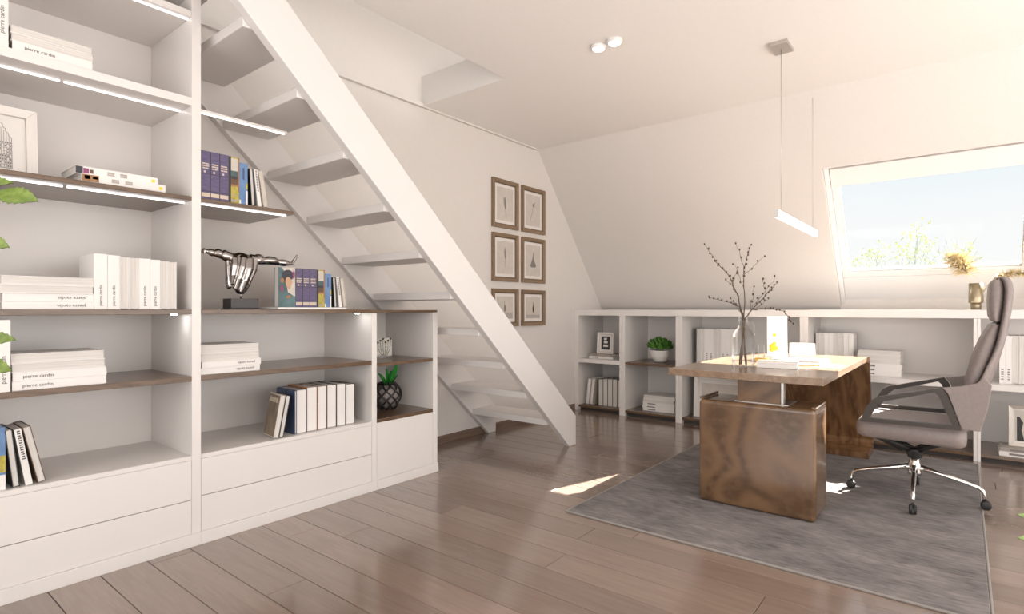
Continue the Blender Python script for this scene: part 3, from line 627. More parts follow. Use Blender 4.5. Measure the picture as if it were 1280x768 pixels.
def leaf(m, base, direc, up, length, width, curl=.25, n=7, serr=0):
    d = Vector(direc).normalized(); u = Vector(up); sd = d.cross(u).normalized(); u = sd.cross(d).normalized(); b = Vector(base); L = []
    for i in range(n+1):
        t = i/n; wv_ = width*math.sin(PI*min(1, t*.94+.03))**.8*(1-.25*t)
        if serr and 0 < i < n: wv_ *= 1+serr*(1 if i % 2 else -1)
        p = b+d*(length*t)-u*(curl*length*t*t); L.append((p-sd*wv_/2+u*width*.12, p, p+sd*wv_/2+u*width*.12))
    v = [q for r in L for q in r]; off = u*(-.0012)
    nv = len(v); v2 = [q+off for q in v]; f = []
    for i in range(n):
        for j in range(2): a_ = i*3+j; f.append((a_, a_+1, a_+4, a_+3)); f.append((nv+a_, nv+a_+3, nv+a_+4, nv+a_+1))
    m.add(v+v2, f, True)
pl = thing('succulent', 'glossy green fleshy-leaved plant in the dark wicker vase', 'plant', (-3.02, 2.43, .59))
for k, (dx, dy, dz, ln, wd) in enumerate(((.35, .32, 1.0, .165, .052), (.5, -.75, .75, .15, .055), (.3, -.2, 1.0, .12, .05), (.7, .1, .55, .11, .05), (-.3, .6, .8, .12, .05))):
    m = MB(); leaf(m, (dx*.02, dy*.02, 0), (dx, dy, dz), (.85, .2, .45), ln, wd, .12, 9); obj('leaf', m, 'leaf_d', pl)
obj('stem', MB().tube([(0, 0, -.02), (0, 0, .02)], .02, 10), 'leaf_d', pl)
orn = thing('picture_frame', 'small glass photo frame with dried flowers on upper cabinet shelf', 'frame', (-3.05, 2.43, .7725), (0, 0, -.35))
obj('backing', box(-.006, 0, -.055, .055, .012, .135), 'print', orn); obj('glass_front', box(.001, .004, -.055, .055, .012, .135), 'glass', orn)
obj('foot', box(-.03, .03, -.058, .058, 0, .011), 'glass', orn)
fm = MB()
for k in range(6): q = -.04+.016*k; fm.tube([(.006, q*.4, .015), (.007, q, .06), (.008, q*1.1, .10+.012*(k % 3))], .0014, 5); fm.ball((.009, q*1.1, .105+.012*(k % 3)), (.004, .007, .007), 8, 5)
obj('dried_flowers', fm, 'stem', orn)

# ------------------------------------------------------------------ low shelves along the back wall
YS = 5.27; YSB = 5.82
tag(obj('worktop', box(XW+.003, 1.26, YS-.004, YSB+.03, 1.034, 1.096), 'white', bevel=.002), 'long white top board running along the low shelves', 'shelf top')
units = [(-3.337, -2.755), (-2.754, -2.147), (-2.146, -1.049), (-1.048, .082), (.083, 1.25)]
descr = ['low white shelf unit in the corner holding a small photo frame', 'low white shelf unit holding the round green potted plant', 'low white shelf unit behind the desk and twig vase', 'low white shelf unit between desk and office chair', 'low white shelf unit behind the office chair backrest']
for k, (xa, xb) in enumerate(units):
    u = thing('shelf_unit', descr[k], 'shelf unit', ((xa+xb)/2, YS, 0), group='low white shelf units along the back wall')
    ox = (xa+xb)/2; hw_ = (xb-xa)/2; sd_ = .020 if k > 2 else .031
    def S(n, a, m='white'): return obj(n, box(*a), m, u, bevel=.0012)
    sl = .051 if k == 0 else sd_
    if k == 3: sl = .031
    S('side_panel', (-hw_, -hw_+sl, 0, .55, 0, 1.0335)); S('side_panel', (hw_-sd_, hw_, 0, .55, 0, 1.0335)); S('back_panel', (-hw_, hw_, .55, .558, .0, 1.0335))
    i0, i1 = -hw_+sl, hw_-sd_
    if k == 1: S('shelf', (i0, i1, .004, .55, .531, .555), 'walnut_shelf')
    else: S('shelf', (i0, i1, .002, .55, .522, .563))
    S('bottom_board', (i0, i1, .006, .55, .036, .058), 'walnut_shelf'); S('plinth', (i0, i1, .05, .06, 0, .0355), 'dark_gap')
RB = (0, 0, -PI/2)
def rowb(items, x, yf, z, lab, tmax=None):
    for k, (t, h, out, cv) in enumerate(items):
        book(lab.format(ORD[k]), t, h, .2, (x, yf+.0, z), RB, cover=cv, out=out, title=None, marks=lettering(5, 3, .3, .7, .06, .32, 'ink2', k) if out == 'spine' else ()); x += t+.001
    return x
def stackb(items, x, yf, z, labs):
    for k, (t, h, out, cv) in enumerate(items):
        book(labs.format(ORD[k]), t, h, .22, (x+rnd.uniform(-.006, .006), yf+rnd.uniform(-.004, .006), z+t), (-PI/2, 0, -PI/2), cover=cv, out=out, marks=lettering(1, 1.2, .3, .7, .05, .5, 'ink2', k) if out == 'spine' else ()); z += t+.0004
    return z
def tilt(label, x, deg, t, h, z, yf, cover='bk_white', out='pages'):
    a = math.radians(deg); return book(label, t, h, .2, (x, yf, z+(t*math.sin(-a) if a < 0 else 0)+.0004), (a, 0, -PI/2), cover=cover, out=out, pages='bk_white' if out == 'pages' else None)
# corner unit
z = .5635
stackb([(.022, .30, 'spine', 'bk_white'), (.026, .28, 'spine', 'bk_grey')], -3.23, 5.40, z, '{} book from the bottom under the small black photo frame')
f = frame('small white frame with black photo on two books in corner unit', (-3.06, 5.47, z+.0495), (-.08, 0, .12), .19, .235, .02, .02, 'frame_wh', .022, prt='ink', lip=(.004, 'frame_sl'))
pm_('photo_figures', f, [[(-.025, .075), (.03, .075), (.03, .10), (-.025, .10)], [(-.02, .115), (.025, .115), (.025, .14), (-.02, .14)], [(-.02, .15), (.012, .15), (.018, .175), (-.02, .172)]], 'mount')
z = .0585
tilt('leaning white-paged book leftmost in the corner unit', -3.245, -7, .034, .28, z, 5.36); tilt('second leaning white-paged book in the corner unit', -3.195, -7, .034, .28, z, 5.36, 'bk_cream')
rowb([(.055, .285, 'pages', 'bk_brown'), (.055, .292, 'pages', 'bk_black'), (.058, .296, 'pages', 'bk_black'), (.055, .296, 'pages', 'bk_black'), (.055, .292, 'pages', 'bk_black')], -3.085, 5.36, z, '{} upright book from the left in the corner unit')
# second unit
pt = thing('plant_pot', 'round white pot on the walnut shelf of the low unit', 'pot', (-2.44, 5.50, .5555))
obj('bowl', MB().lathe([(.05, 0), (.075, .02), (.098, .07), (.104, .115), (.108, .122), (.100, .124), (.096, .112), (.02, .108)], seg=28), 'pot_w', pt); obj('soil', MB().lathe([(.01, .110), (.093, .110), (.093, .113), (.01, .114)]), 'soil', pt)
gp = thing('potted_plant', 'dense bright green leafy plant in the round white pot', 'plant', (-2.44, 5.50, .668))
m = MB()
for k in range(420):
    q = rnd.uniform(0, 2*PI); e_ = math.asin(rnd.uniform(-.12, 1)); r0 = rnd.choice((1, 1, .85, .65)); d = Vector((math.cos(q)*math.cos(e_), math.sin(q)*math.cos(e_), math.sin(e_)))
    p = Vector((d.x*.112*r0, d.y*.112*r0, .03+d.z*.088*r0)); leaf(m, p, d+Vector((rnd.uniform(-.6, .6), rnd.uniform(-.6, .6), .9)), d+Vector((rnd.uniform(-.3, .3), rnd.uniform(-.3, .3), .1)), rnd.uniform(.026, .042), .019, .25, 4)
obj('foliage', m, 'leaf_s', gp, kind='stuff'); m = MB()
for k in range(14): q = k*.9; m.tube([(.03*math.cos(q), .03*math.sin(q), 0), (.07*math.cos(q), .07*math.sin(q), .09)], .002, 5)
obj('stems', m, 'leaf_s', gp)
stackb([(.028, .34, 'spine', 'bk_white'), (.028, .345, 'spine', 'bk_white'), (.030, .34, 'spine', 'bk_white'), (.034, .335, 'pages', 'bk_white'), (.038, .34, 'pages', 'bk_white')], -2.585, 5.40, .0585, '{} white book from the bottom under the potted plant shelf')
# third unit, behind the desk
its = [(.020, .35, 'pages', 'bk_black'), (.026, .35, 'pages', 'bk_white'), (.034, .35, 'pages', 'bk_white'), (.042, .348, 'spine', 'bk_white'), (.042, .348, 'spine', 'bk_white'), (.036, .35, 'pages', 'bk_white'), (.034, .35, 'pages', 'bk_white'), (.042, .348, 'spine', 'bk_white'), (.040, .347, 'spine', 'bk_white'), (.07, .345, 'spine', 'bk_white')]
rowb(its, -2.06, 5.50, .5635, '{} white book from the left in the row behind the desk')
f = frame('white framed picture standing on the floor shelf behind the desk', (-1.74, 5.42, .0585), (-.06, 0, 0), .62, .40, .025, .04, 'frame_wh', .03)
# fourth unit
its = [(.03, .335, 'pages', 'bk_white'), (.034, .335, 'pages', 'bk_white'), (.034, .333, 'spine', 'bk_white'), (.034, .333, 'spine', 'bk_white'), (.036, .335, 'pages', 'bk_white'), (.036, .335, 'pages', 'bk_white'), (.036, .333, 'spine', 'bk_white'), (.036, .333, 'spine', 'bk_white')]
rowb(its, -1.0, 5.50, .5635, '{} white book from the left in the row right of the twigs')
stackb([(.030, .30, 'spine', 'bk_white'), (.030, .30, 'spine', 'bk_white'), (.036, .30, 'spine', 'bk_white'), (.034, .295, 'pages', 'bk_white'), (.036, .30, 'pages', 'bk_white'), (.034, .295, 'pages', 'bk_white')], -.68, 5.42, .5635, '{} white book from the bottom, in the stack right of the upright row')
# fifth unit, behind the chair
rowb([(.034, .345, 'spine', 'bk_white'), (.034, .345, 'spine', 'bk_white'), (.04, .35, 'pages', 'bk_white'), (.04, .35, 'pages', 'bk_white'), (.04, .35, 'pages', 'bk_white')], .21, 5.42, .5635, '{} white book from the left in the row behind the chair')
stackb([(.034, .36, 'spine', 'bk_white'), (.026, .36, 'spine', 'bk_grey')], .205, 5.31, .0585, '{} book from the bottom under the silver photo frame')
f = frame('silver framed black and white photo on books behind the chair', (.39, 5.42, .1195), (-.06, 0, 0), .26, .29, .022, .024, 'frame_sl', .01)
pm_('photo_shadow', f, [[(-.085, .04), (-.045, .04), (-.06, .12), (-.05, .17), (-.07, .21), (-.085, .21)], [(-.05, .10), (.0, .12), (.02, .16), (-.01, .17), (-.04, .12)]], 'ink')

# bronze vase with pampas on the shelf top
bv = thing('vase', 'bronze vase with narrow foot on the white shelf top', 'vase', (.08, 5.50, 1.0965))
obj('foot', MB().lathe([(.032, 0), (.032, .055), (.02, .056)]), 'bronze', bv); obj('body', MB().lathe([(.02, .052), (.044, .052), (.045, .056), (.045, .20), (.041, .20), (.040, .065), (.01, .064)]), 'bronze', bv)
def plume(label, base, tip, sag, dens, ln, seed):
    r = random.Random(seed); t_ = thing('pampas_plume', label, 'dried grass', base); b = Vector((0, 0, 0)); tp = Vector(tip)-Vector(base); pts = []
    for i in range(12): s = i/11; p = tp*s; p.z += sag*math.sin(PI*s*.5)*(1-s)*2; pts.append(p)
    obj('stem', MB().tube(pts, .0018, 5), 'pampas', t_); m = MB()
    for k in range(dens):
        s = r.uniform(.42, 1); i = min(10, int(s*11)); p = pts[i].lerp(pts[i+1], s*11-i); d = (pts[i+1]-pts[i]).normalized()+Vector((r.uniform(-1, 1), r.uniform(-1, 1), r.uniform(-.9, .8)))*1.15
        leaf(m, p, d, (r.uniform(-1, 1), r.uniform(-1, 1), 1), r.uniform(.5, 1)*ln*(1.15-.6*abs(s-.65)), .010, .45, 3)
    obj('plume', m, 'pampas', t_, kind='stuff'); return t_
plume('fluffy beige pampas plume leaning left from the bronze vase', (.075, 5.50, 1.17), (-.035, 5.52, 1.50), .08, 480, .10, 1)
plume('beige pampas plume drooping right from the bronze vase behind chair', (.085, 5.50, 1.17), (.34, 5.50, 1.36), .12, 140, .05, 2)
sg = thing('dried_sprig', 'thin grey dried sprig arching right from the bronze vase', 'dried grass', (.09, 5.49, 1.17)); m = MB()
for (tx, tz, zz) in ((.18, .19, .06), (.15, .13, .05)):
    pts = [(tx*s, 0, tz*s+zz*math.sin(PI*s)) for s in [i/8 for i in range(9)]]; m.tube(pts, .0012, 5)
    for i in range(4, 9):
        for s in (-1, 1): leaf(m, pts[i], (.6, .2*s, .8*s), (0, 1, 0), .028, .005, .1, 3)
obj('sprig', m, 'sprig', sg)

# ------------------------------------------------------------------ desk
RUG_Z = .012
dk = thing('desk', 'walnut veneer desk with pedestal and waterfall end on grey rug', 'desk', (-.94, 4.0, RUG_Z))
def K(a, z0=0): return [a[0]+.94, a[1]+.94, a[2]-4.0, a[3]-4.0, a[4]-RUG_Z, a[5]-RUG_Z]
obj('tabletop', box(*K((-1.37, -.548, 3.20, 4.87, .711, .750))), 'top', dk, bevel=.003)
pan = [(4.872-4, .750-RUG_Z), (4.845-4, .750-RUG_Z), (4.845-4, .711-RUG_Z), (5.045-4, .085), (5.02-4, .055), (4.80-4, .040), (4.80-4, 0), (5.06-4, 0), (5.10-4, .02), (5.105-4, .075), (5.09-4, .11)]
prof_o = [(4.872, .750), (5.105, .11), (5.108, .06), (5.09, .025), (5.06, .012), (4.80, .012), (4.80, .052), (5.02, .062), (5.052, .082), (5.060, .105), (4.842, .7105), (4.8705, .7105)]
obj('end_panel', MB().prism([(p[0]-4.0, p[1]-RUG_Z) for p in prof_o], -1.35+.94, -.53+.94, 'x'), 'burl_v', dk, bevel=.002)
obj('pedestal', box(*K((-1.180, -.580, 3.185, 3.49, RUG_Z, .588))), 'burl', dk, bevel=.022, seg=4)
obj('pedestal_lip', box(*K((-1.178, -1.160, 3.20, 3.47, .588, .602))), 'burl', dk, bevel=.002)
obj('pedestal_lip', box(*K((-.600, -.582, 3.20, 3.47, .588, .600))), 'burl', dk, bevel=.002)
obj('neck', box(*K((-.985, -.760, 3.255, 3.29, .590, .7105))), 'burl', dk, bevel=.003)
obj('neck_edge', box(*K((-.7595, -.745, 3.250, 3.295, .590, .7105))), 'steel', dk, bevel=.003)
obj('neck_plate', box(*K((-1.0, -.72, 3.245, 3.45, .588, .5905))), 'steel', dk)

# ------------------------------------------------------------------ things on the desk
ZD = .7505
gv = thing('bottle_vase', 'clear glass bottle vase with small side handle on the desk', 'vase', (-1.045, 3.57, ZD))
obj('body', MB().lathe([(.058, 0), (.064, .004), (.066, .02), (.066, .17), (.058, .205), (.036, .235), (.028, .25), (.027, .305), (.030, .31)], seg=32, caps=(1, 0)), 'glass', gv)
obj('handle', MB().tube([(.028, .0, .27), (.05, 0, .275), (.064, 0, .25), (.066, 0, .21), (.06, 0, .195)], .006, 8), 'glass', gv)
def twig(label, pts, side, seed):
    t_ = thing('budding_twig', label, 'twig', (-1.045, 3.57, ZD+.012)); r = random.Random(seed); pts = [Vector(p) for p in pts]
    sm = []
    for i in range(len(pts)-1):
        for k in range(4): sm.append(pts[i].lerp(pts[i+1], k/4)+Vector((r.uniform(-1, 1), r.uniform(-1, 1), r.uniform(-1, 1)))*.004)
    sm.append(pts[-1]); m = MB(); n = len(sm); m.tube(sm, [.0046-.0036*i/n for i in range(n)], 6); b_ = MB()
    def buds(path, i0, every):
        for i in range(i0, len(path)):
            if i % every == 0:
                for q in range(r.choice((1, 1, 2))): b_.ball(path[i]+Vector((r.uniform(-1, 1), r.uniform(-1, 1), r.uniform(-.5, 1)))*.006, (.0052, .0052, .0072), 6, 4)
    buds(sm, int(n*.55), 1)
    for i0, tip in side:
        p0 = sm[i0]; tp = p0+Vector(tip); path = [p0.lerp(tp, s/6)+Vector((r.uniform(-1, 1), r.uniform(-1, 1), r.uniform(-1, 1)+1.2*math.sin(PI*s/6)))*.006 for s in range(7)]
        m.tube(path, [.0018-.0011*s/6 for s in range(7)], 5); buds(path, 1, 2)
    obj('stem', m, 'twig', t_); obj('buds', b_, 'bud', t_)
# pixel-to-metre on the desk is about 1/170 px: right = (.78,.62), up = z
def rt(u, z, dpt=0): return (.78*u-.6*dpt, .62*u+.78*dpt, z)
twig('tallest budding twig rising straight up from the glass vase', [rt(-.01, .0), rt(.0, .28), rt(.01, .42), rt(.0, .54), rt(.015, .64), rt(.045, .735)], [(9, rt(-.06, .16)), (12, rt(.13, .12)), (14, rt(-.05, .15))], 1)
twig('budding twig leaning far to the left above the glass vase', [rt(.012, 0), rt(0, .27), rt(-.03, .42), rt(-.09, .54), rt(-.17, .63), rt(-.235, .73)], [(8, rt(-.08, .10)), (10, rt(.05, .12, .05))], 2)
twig('low budding twig reaching left over the glass vase', [rt(.02, 0), rt(0, .26), rt(-.02, .35), rt(-.10, .385), rt(-.21, .41)], [(7, rt(-.04, .08, .08))], 3)
twig('budding twig arching right and drooping at its tip', [rt(-.02, 0), rt(.0, .27), rt(.05, .335), rt(.16, .345), rt(.25, .33), rt(.30, .25)], [(9, rt(.08, .07)), (6, rt(.04, .10, -.06))], 4)
twig('budding twig leaning right with upturned side shoots', [rt(-.015, 0), rt(.01, .28), rt(.08, .37), rt(.15, .44), rt(.21, .50)], [(8, rt(.12, .17)), (6, rt(.02, .14)), (11, rt(-.02, .10))], 5)
bx = thing('box', 'flat white box beside the glass vase on the desk', 'box', (-.872, 3.655, ZD), (0, 0, .18))
obj('tray', box(-.11, .11, -.075, .075, 0, .026), 'bk_white', bx, bevel=.002); obj('lid', box(-.112, .112, -.077, .077, .0265, .036), 'bk_white', bx, bevel=.002)
ac = thing('photo_stand', 'tall translucent white photo stand with yellow flower on desk', 'photo stand', (-1.02, 4.27, ZD), (0, 0, .35))
obj('sheet', MB().box(-.065, .065, -.004, .004, .018, .30), 'acrylic', ac, bevel=.002).rotation_euler = (-.06, 0, 0)
obj('foot', box(-.07, .07, -.04, .04, 0, .02), 'acrylic', ac, bevel=.003)
m = MB()
for (x, z_, s) in ((-.03, .09, .02), (-.012, .075, .018), (-.035, .065, .016), (-.02, .11, .012), (-.02, .17, .012)): m.ball((x, -.016, z_), (s, .004, s*.9), 8, 5)
obj('printed_flower', m, 'flower', ac)
dv = thing('candle_holder', 'small glass candle holder with wooden base on the desk', 'candle holder', (-1.05, 3.98, ZD))
obj('base', box(-.045, .045, -.03, .03, 0, .025), 'gold', dv, bevel=.003); obj('glass_tube', MB().lathe([(.02, .0255), (.022, .03), (.022, .11)], caps=(1, 0)), 'glass', dv)
lp = thing('notebook', 'open white notebook lying on the sunlit desk', 'notebook', (-.88, 4.25, ZD), (0, 0, -.1))
obj('cover', box(-.17, .17, -.11, .11, 0, .003), 'bk_white', lp); obj('pages', MB().box(-.165, -.003, -.105, .105, .003, .011).box(.003, .165, -.105, .105, .003, .011), 'paper', lp, bevel=.002)
cd = thing('folded_card', 'white folded card standing on the far end of desk', 'card', (-.93, 4.62, ZD), (0, 0, .1))
obj('panel', MB().add([(-.085, -.03, 0), (.085, -.03, 0), (.085, 0, .10), (-.085, 0, .10), (-.085, -.028, 0), (.085, -.028, 0), (.085, .002, .10), (-.085, .002, .10)], [(0, 1, 2, 3), (7, 6, 5, 4), (0, 4, 5, 1), (1, 5, 6, 2), (3, 2, 6, 7), (0, 3, 7, 4)]), 'bk_white', cd)
obj('panel', MB().add([(-.085, .03, 0), (.085, .03, 0), (.085, .0025, .10), (-.085, .0025, .10), (-.085, .028, 0), (.085, .028, 0), (.085, .0005, .098), (-.085, .0005, .098)], [(3, 2, 1, 0), (4, 5, 6, 7), (1, 5, 4, 0), (2, 6, 5, 1), (7, 6, 2, 3), (4, 7, 3, 0)]), 'bk_white', cd)
tag(obj('paper_sheet', box(-.15, .15, -.105, .105, 0, .001), 'paper'), 'loose white sheet of paper near desk front edge', 'paper').location = (-.72, 3.95, ZD)
pe = thing('pen', 'slim brass pen lying on the sheet of paper', 'pen', (-.74, 3.86, ZD+.0052), (0, 0, .12))
obj('barrel', MB().tube([(-.07, 0, 0), (.05, 0, 0)], .0045, 8), 'gold', pe); obj('tip', MB().tube([(.05, 0, 0), (.066, 0, -.0015)], [.0042, .001], 8), 'black', pe)

# ------------------------------------------------------------------ rug
rg = thing('rug', 'large grey mottled rug under desk and chair', 'rug', (-.795, 3.86, 0))
obj('pile', box(-.875, .875, -1.285, 1.285, .0005, RUG_Z-.0005), 'rug', rg, bevel=.004)
m = MB(); m.box(-.885, -.8755, -1.295, 1.295, .0005, .0105); m.box(.8755, .885, -1.295, 1.295, .0005, .0105); m.box(-.875, .875, -1.295, -1.2855, .0005, .0105); m.box(-.875, .875, 1.2855, 1.295, .0005, .0105)
obj('binding', m, 'rug_edge', rg, bevel=.003)

# ------------------------------------------------------------------ office chair (faces -X)
ch = thing('office_chair', 'high-backed grey leather office chair on chrome star base', 'chair', (-.215, 3.98, RUG_Z))
def cz(z): return z-RUG_Z
OX = .215
for k in range(4):
    q = PI/2*k+.03; c, s = math.cos(q), math.sin(q); m = MB()
    pr = [(.03, .195), (.12, .17), (.22, .145), (.285, .125), (.302, .112), (.308, .095), (.308, .058)]; rr = [.018, .014, .0115, .0105, .0105, .0105, .010]
    m.tube([(r*c, r*s, cz(z)) for r, z in pr], rr, 10); ob = obj('base_arm', m, 'chrome', ch)
    m = MB(); ww = MB()
    for sgn in (-1, 1):
        mt = Matrix.Translation((.315*c-.010*sgn*s, .315*s+.010*sgn*c, cz(RUG_Z+.0245))) @ Matrix.Rotation(q, 4, 'Z') @ Matrix.Rotation(PI/2, 4, 'X')
        ww.lathe([(.004, -.0075), (.021, -.0075), (.0245, -.004), (.0245, .004), (.021, .0075), (.004, .0075)], (0, 0, 0), 16, mt)
    ww.box(-.012, .012, -.006, .006, -.006, .014, Matrix.Translation((.312*c, .312*s, cz(.05))) @ Matrix.Rotation(q, 4, 'Z'))
    obj('caster', ww, 'black', ob)
obj('column', MB().lathe([(.032, cz(.150)), (.034, cz(.165)), (.034, cz(.205)), (.024, cz(.225)), (.022, cz(.262))], seg=20), 'chrome', ch)
m = MB(); m.lathe([(.034, cz(.250)), (.036, cz(.258)), (.040, cz(.285)), (.045, cz(.30)), (.03, cz(.302))], seg=16)
for (ex, ey) in ((-.20, -.14), (-.20, .14), (.15, -.14), (.15, .14)): m.tube([(0, 0, cz(.285)), (ex*.5, ey*.5, cz(.335)), (ex, ey, cz(.378))], [.020, .015, .012], 8)
m.tube([(-.05, 0, cz(.295)), (-.22, 0, cz(.372))], [.026, .018], 8)
obj('tilt_mechanism', m, 'black', ch)
def rrect(x0, x1, y0, y1, r, n=5):
    P_ = []
    for cx, cy, a0 in ((x1-r, y1-r, 0), (x0+r, y1-r, PI/2), (x0+r, y0+r, PI), (x1-r, y0+r, 1.5*PI)):
        for i in range(n+1): a_ = a0+PI/2*i/n; P_.append((cx+r*math.cos(a_), cy+r*math.sin(a_)))
    return P_
# seat: a soft slab, thicker at the front edge
rings = []
for z_, g in ((.368, .05), (.372, .02), (.386, .004), (.420, 0), (.448, .002), (.464, .012), (.473, .03), (.477, .06)):
    ring = rrect(-.262+g, .235-g, -.262+g, .262-g, .05)
    rings.append([(x, y_, cz(z_)+.010*(1-(x+.275)/.51)) for x, y_ in ring])
obj('seat', MB().loft(rings), 'leather', ch)
# backrest: shell and cushions lofted up the measured side profile
def interp(tab, z):
    for (za, a_), (zb, b_) in zip(tab[:-1], tab[1:]):
        if za <= z <= zb:
            t = (z-za)/(zb-za); return a_+(b_-a_)*t
    return tab[-1][1] if z > tab[-1][0] else tab[0][1]
BK = [(.46, .066), (.55, .083), (.655, .108), (.76, .134), (.874, .163), (1.0, .188), (1.13, .206), (1.20, .209), (1.248, .204), (1.268, .188)]
FR = [(.44, .00), (.60, .010), (.714, .024), (.82, .044), (.913, .066), (.98, .095), (1.02, .118), (1.035, .128)]
HD = [(1.036, .132), (1.05, .120), (1.066, .115), (1.12, .112), (1.18, .112), (1.235, .118), (1.255, .130), (1.268, .155)]
WD = [(.46, .262), (.60, .262), (.75, .255), (.90, .240), (1.04, .215), (1.15, .200), (1.22, .190), (1.25, .168), (1.268, .12)]
def sect(xf, xb, w_, wrap, n=9):
    """closed outline in (x,y): back from -w to w, then front from w to -w; sides pulled forward by wrap"""
    P_ = []
    for i in range(n+1): t = -1+2*i/n; P_.append((xb-wrap*abs(t)**2.5-(.012 if abs(t) == 1 else 0), w_*t))
    for i in range(n+1): t = 1-2*i/n; P_.append((xf-wrap*abs(t)**2.5+(.012 if abs(t) == 1 else 0), w_*t*.985))
    return P_
def lofted(name, zs_, ff, fb, wf, wrap, m):
    rings = []
    for z_ in zs_: rings.append([(x+OX, y_, cz(z_)) for x, y_ in sect(ff(z_), fb(z_), wf(z_), wrap(z_))])
    return obj(name, MB().loft(rings), m, ch, fix=True)
wrap = lambda z_: max(.012, .075*(1-(z_-.46)/.55)) if z_ < 1.0 else .012
zz = [.478, .484, .51, .56, .62, .68, .74, .80, .86, .92, .98, 1.04, 1.10, 1.16, 1.20, 1.235, 1.255, 1.268]
lofted('back_shell', zz, lambda z_: interp(BK, z_)-.034, lambda z_: interp(BK, z_), lambda z_: interp(WD, z_), wrap, 'leather')
zz = [.448, .455, .50, .60, .70, .80, .88, .94, .99, 1.02, 1.034]
lofted('back_cushion', zz, lambda z_: interp(FR, z_)+(.02 if z_ in (.448, 1.034) else 0), lambda z_: interp(BK, z_)-.035, lambda z_: interp(WD, z_)-.022-(.01 if z_ in (.448, 1.034) else 0), lambda z_: wrap(z_)*.6, 'leather')
zz = [1.037, 1.045, 1.066, 1.10, 1.15, 1.20, 1.235, 1.252, 1.262]
lofted('headrest', zz, lambda z_: interp(HD, z_), lambda z_: interp(BK, z_)-.035, lambda z_: interp(WD, z_)-.012, lambda z_: .012, 'leather')
for s in (-1, 1):
    yo = .285*s
    loop = [(-.448, .474), (-.425, .545), (-.395, .595), (-.36, .62), (-.22, .655), (-.085, .692), (-.062, .66), (-.005, .480)]
    m = MB(); ins = [(-.402, .498), (-.385, .535), (-.36, .575), (-.335, .597), (-.22, .632), (-.115, .666), (-.098, .650), (-.04, .500)]
    n = len(loop)
    ring_o = [(x+OX, z_) for x, z_ in loop]; ring_i = [(x+OX, z_) for x, z_ in ins]
    y0_, y1_ = yo-.014, yo+.014
    for i in range(n):
        j = (i+1) % n
        v = [(ring_o[i][0], y0_, cz(ring_o[i][1])), (ring_o[j][0], y0_, cz(ring_o[j][1])), (ring_i[j][0], y0_, cz(ring_i[j][1])), (ring_i[i][0], y0_, cz(ring_i[i][1]))]
        v += [(p[0], y1_, p[2]) for p in v]
        m.add(v, [(0, 1, 2, 3), (7, 6, 5, 4), (0, 4, 5, 1), (2, 6, 7, 3)])
    obj('armrest', m, 'leather_d', ch, fix=True)
    # upholstered wing joining the arm to the shell
    wing = [(-.081, .692), (.0, .706), (.06, .728), (.085, .76), (.115, .72), (.10, .60), (.070, .484), (.0, .486), (-.009, .505), (-.059, .662)]
    m = MB().prism([(x+OX, cz(z_)) for x, z_ in wing], yo-.012, yo+.012, 'y'); ob = obj('side_wing', m, 'leather', ch, bevel=.004)

# ------------------------------------------------------------------ lamps
pn = thing('pendant_lamp', 'slim light bar hanging on two wires above the desk', 'lamp', (-.862, 4.16, ZC))
obj('canopy', box(-.052, .052, -.54, -.38, -.022, 0), 'steel', pn, bevel=.002)
obj('wire', MB().tube([(0, -.46, -.02), (0, -.575, -1.0)], .0014, 5), 'steel', pn) if False else obj('wire', MB().tube([(0, -.46, -.02), (0, -.46, -1.01)], .0014, 5), 'steel', pn)
obj('wire', MB().tube([(0, .47, -.02), (0, .47, -1.01)], .0014, 5), 'steel', pn); obj('ceiling_rose', MB().lathe([(.012, -.02), (.014, -.004), (.014, 0), (.004, 0)], (0, .47, 0), 12), 'steel', pn)
obj('diffuser', box(-.014, .014, -.578, .578, -1.06, -1.014), 'bar', pn, bevel=.002); obj('end_cap', box(-.0145, .0145, -.588, -.5785, -1.061, -1.013), 'steel', pn); obj('end_cap', box(-.0145, .0145, .5785, .588, -1.061, -1.013), 'steel', pn)
cs = thing('ceiling_spot', 'twin round ceiling spotlight with two lit discs', 'lamp', (-1.675, 3.005, ZC))
for s in (-1, 1):
    h_ = obj('spot_housing', MB().lathe([(.035, -.02), (.046, -.018), (.047, 0), (.02, 0)], (s*.056, -.003*s, 0), 20), 'white2', cs); obj('bulb', MB().lathe([(.034, -.024), (.036, -.0205), (.01, -.0204)], (s*.056, -.003*s, 0), 20), 'bulb', h_)

# ------------------------------------------------------------------ plants at the edges of the view
def leafy(name, label, base, hpot, rpot, pot_label, leaves, stem, mat_='leaf_f'):
    p_ = thing('plant_pot', pot_label, 'pot', base); obj('bowl', MB().lathe([(rpot*.75, 0), (rpot*.8, .01), (rpot, hpot-.01), (rpot, hpot), (rpot*.92, hpot), (rpot*.9, hpot-.03), (.01, hpot-.03)], seg=28), 'pot_w', p_)
    obj('soil', MB().lathe([(.01, hpot-.0295), (rpot*.89, hpot-.0295), (rpot*.89, hpot-.02), (.01, hpot-.015)]), 'soil', p_)
    t_ = thing(name, label, 'plant', (base[0], base[1], base[2]+hpot-.015)); m = MB(); o3 = Vector(t_.location)
    m.tube([Vector((0, 0, 0))]+[Vector(s)-o3 for s in stem], [.009]+[.008-.005*i/len(stem) for i in range(len(stem))], 8)
    for a_, tip, wd, up_ in leaves:
        a_ = Vector(a_)-o3; tip = Vector(tip)-o3; d = tip-a_; st_ = min([Vector(s)-o3 for s in stem], key=lambda q: (q-a_).length); m.tube([st_, (st_+a_)/2+Vector((0, 0, .01)), a_], .0018, 5)
        q = MB(); leaf(q, a_, d, up_, d.length, wd, .08, 14, .10); obj('leaf', q, mat_, t_)
    obj('stem', m, 'stem', t_)
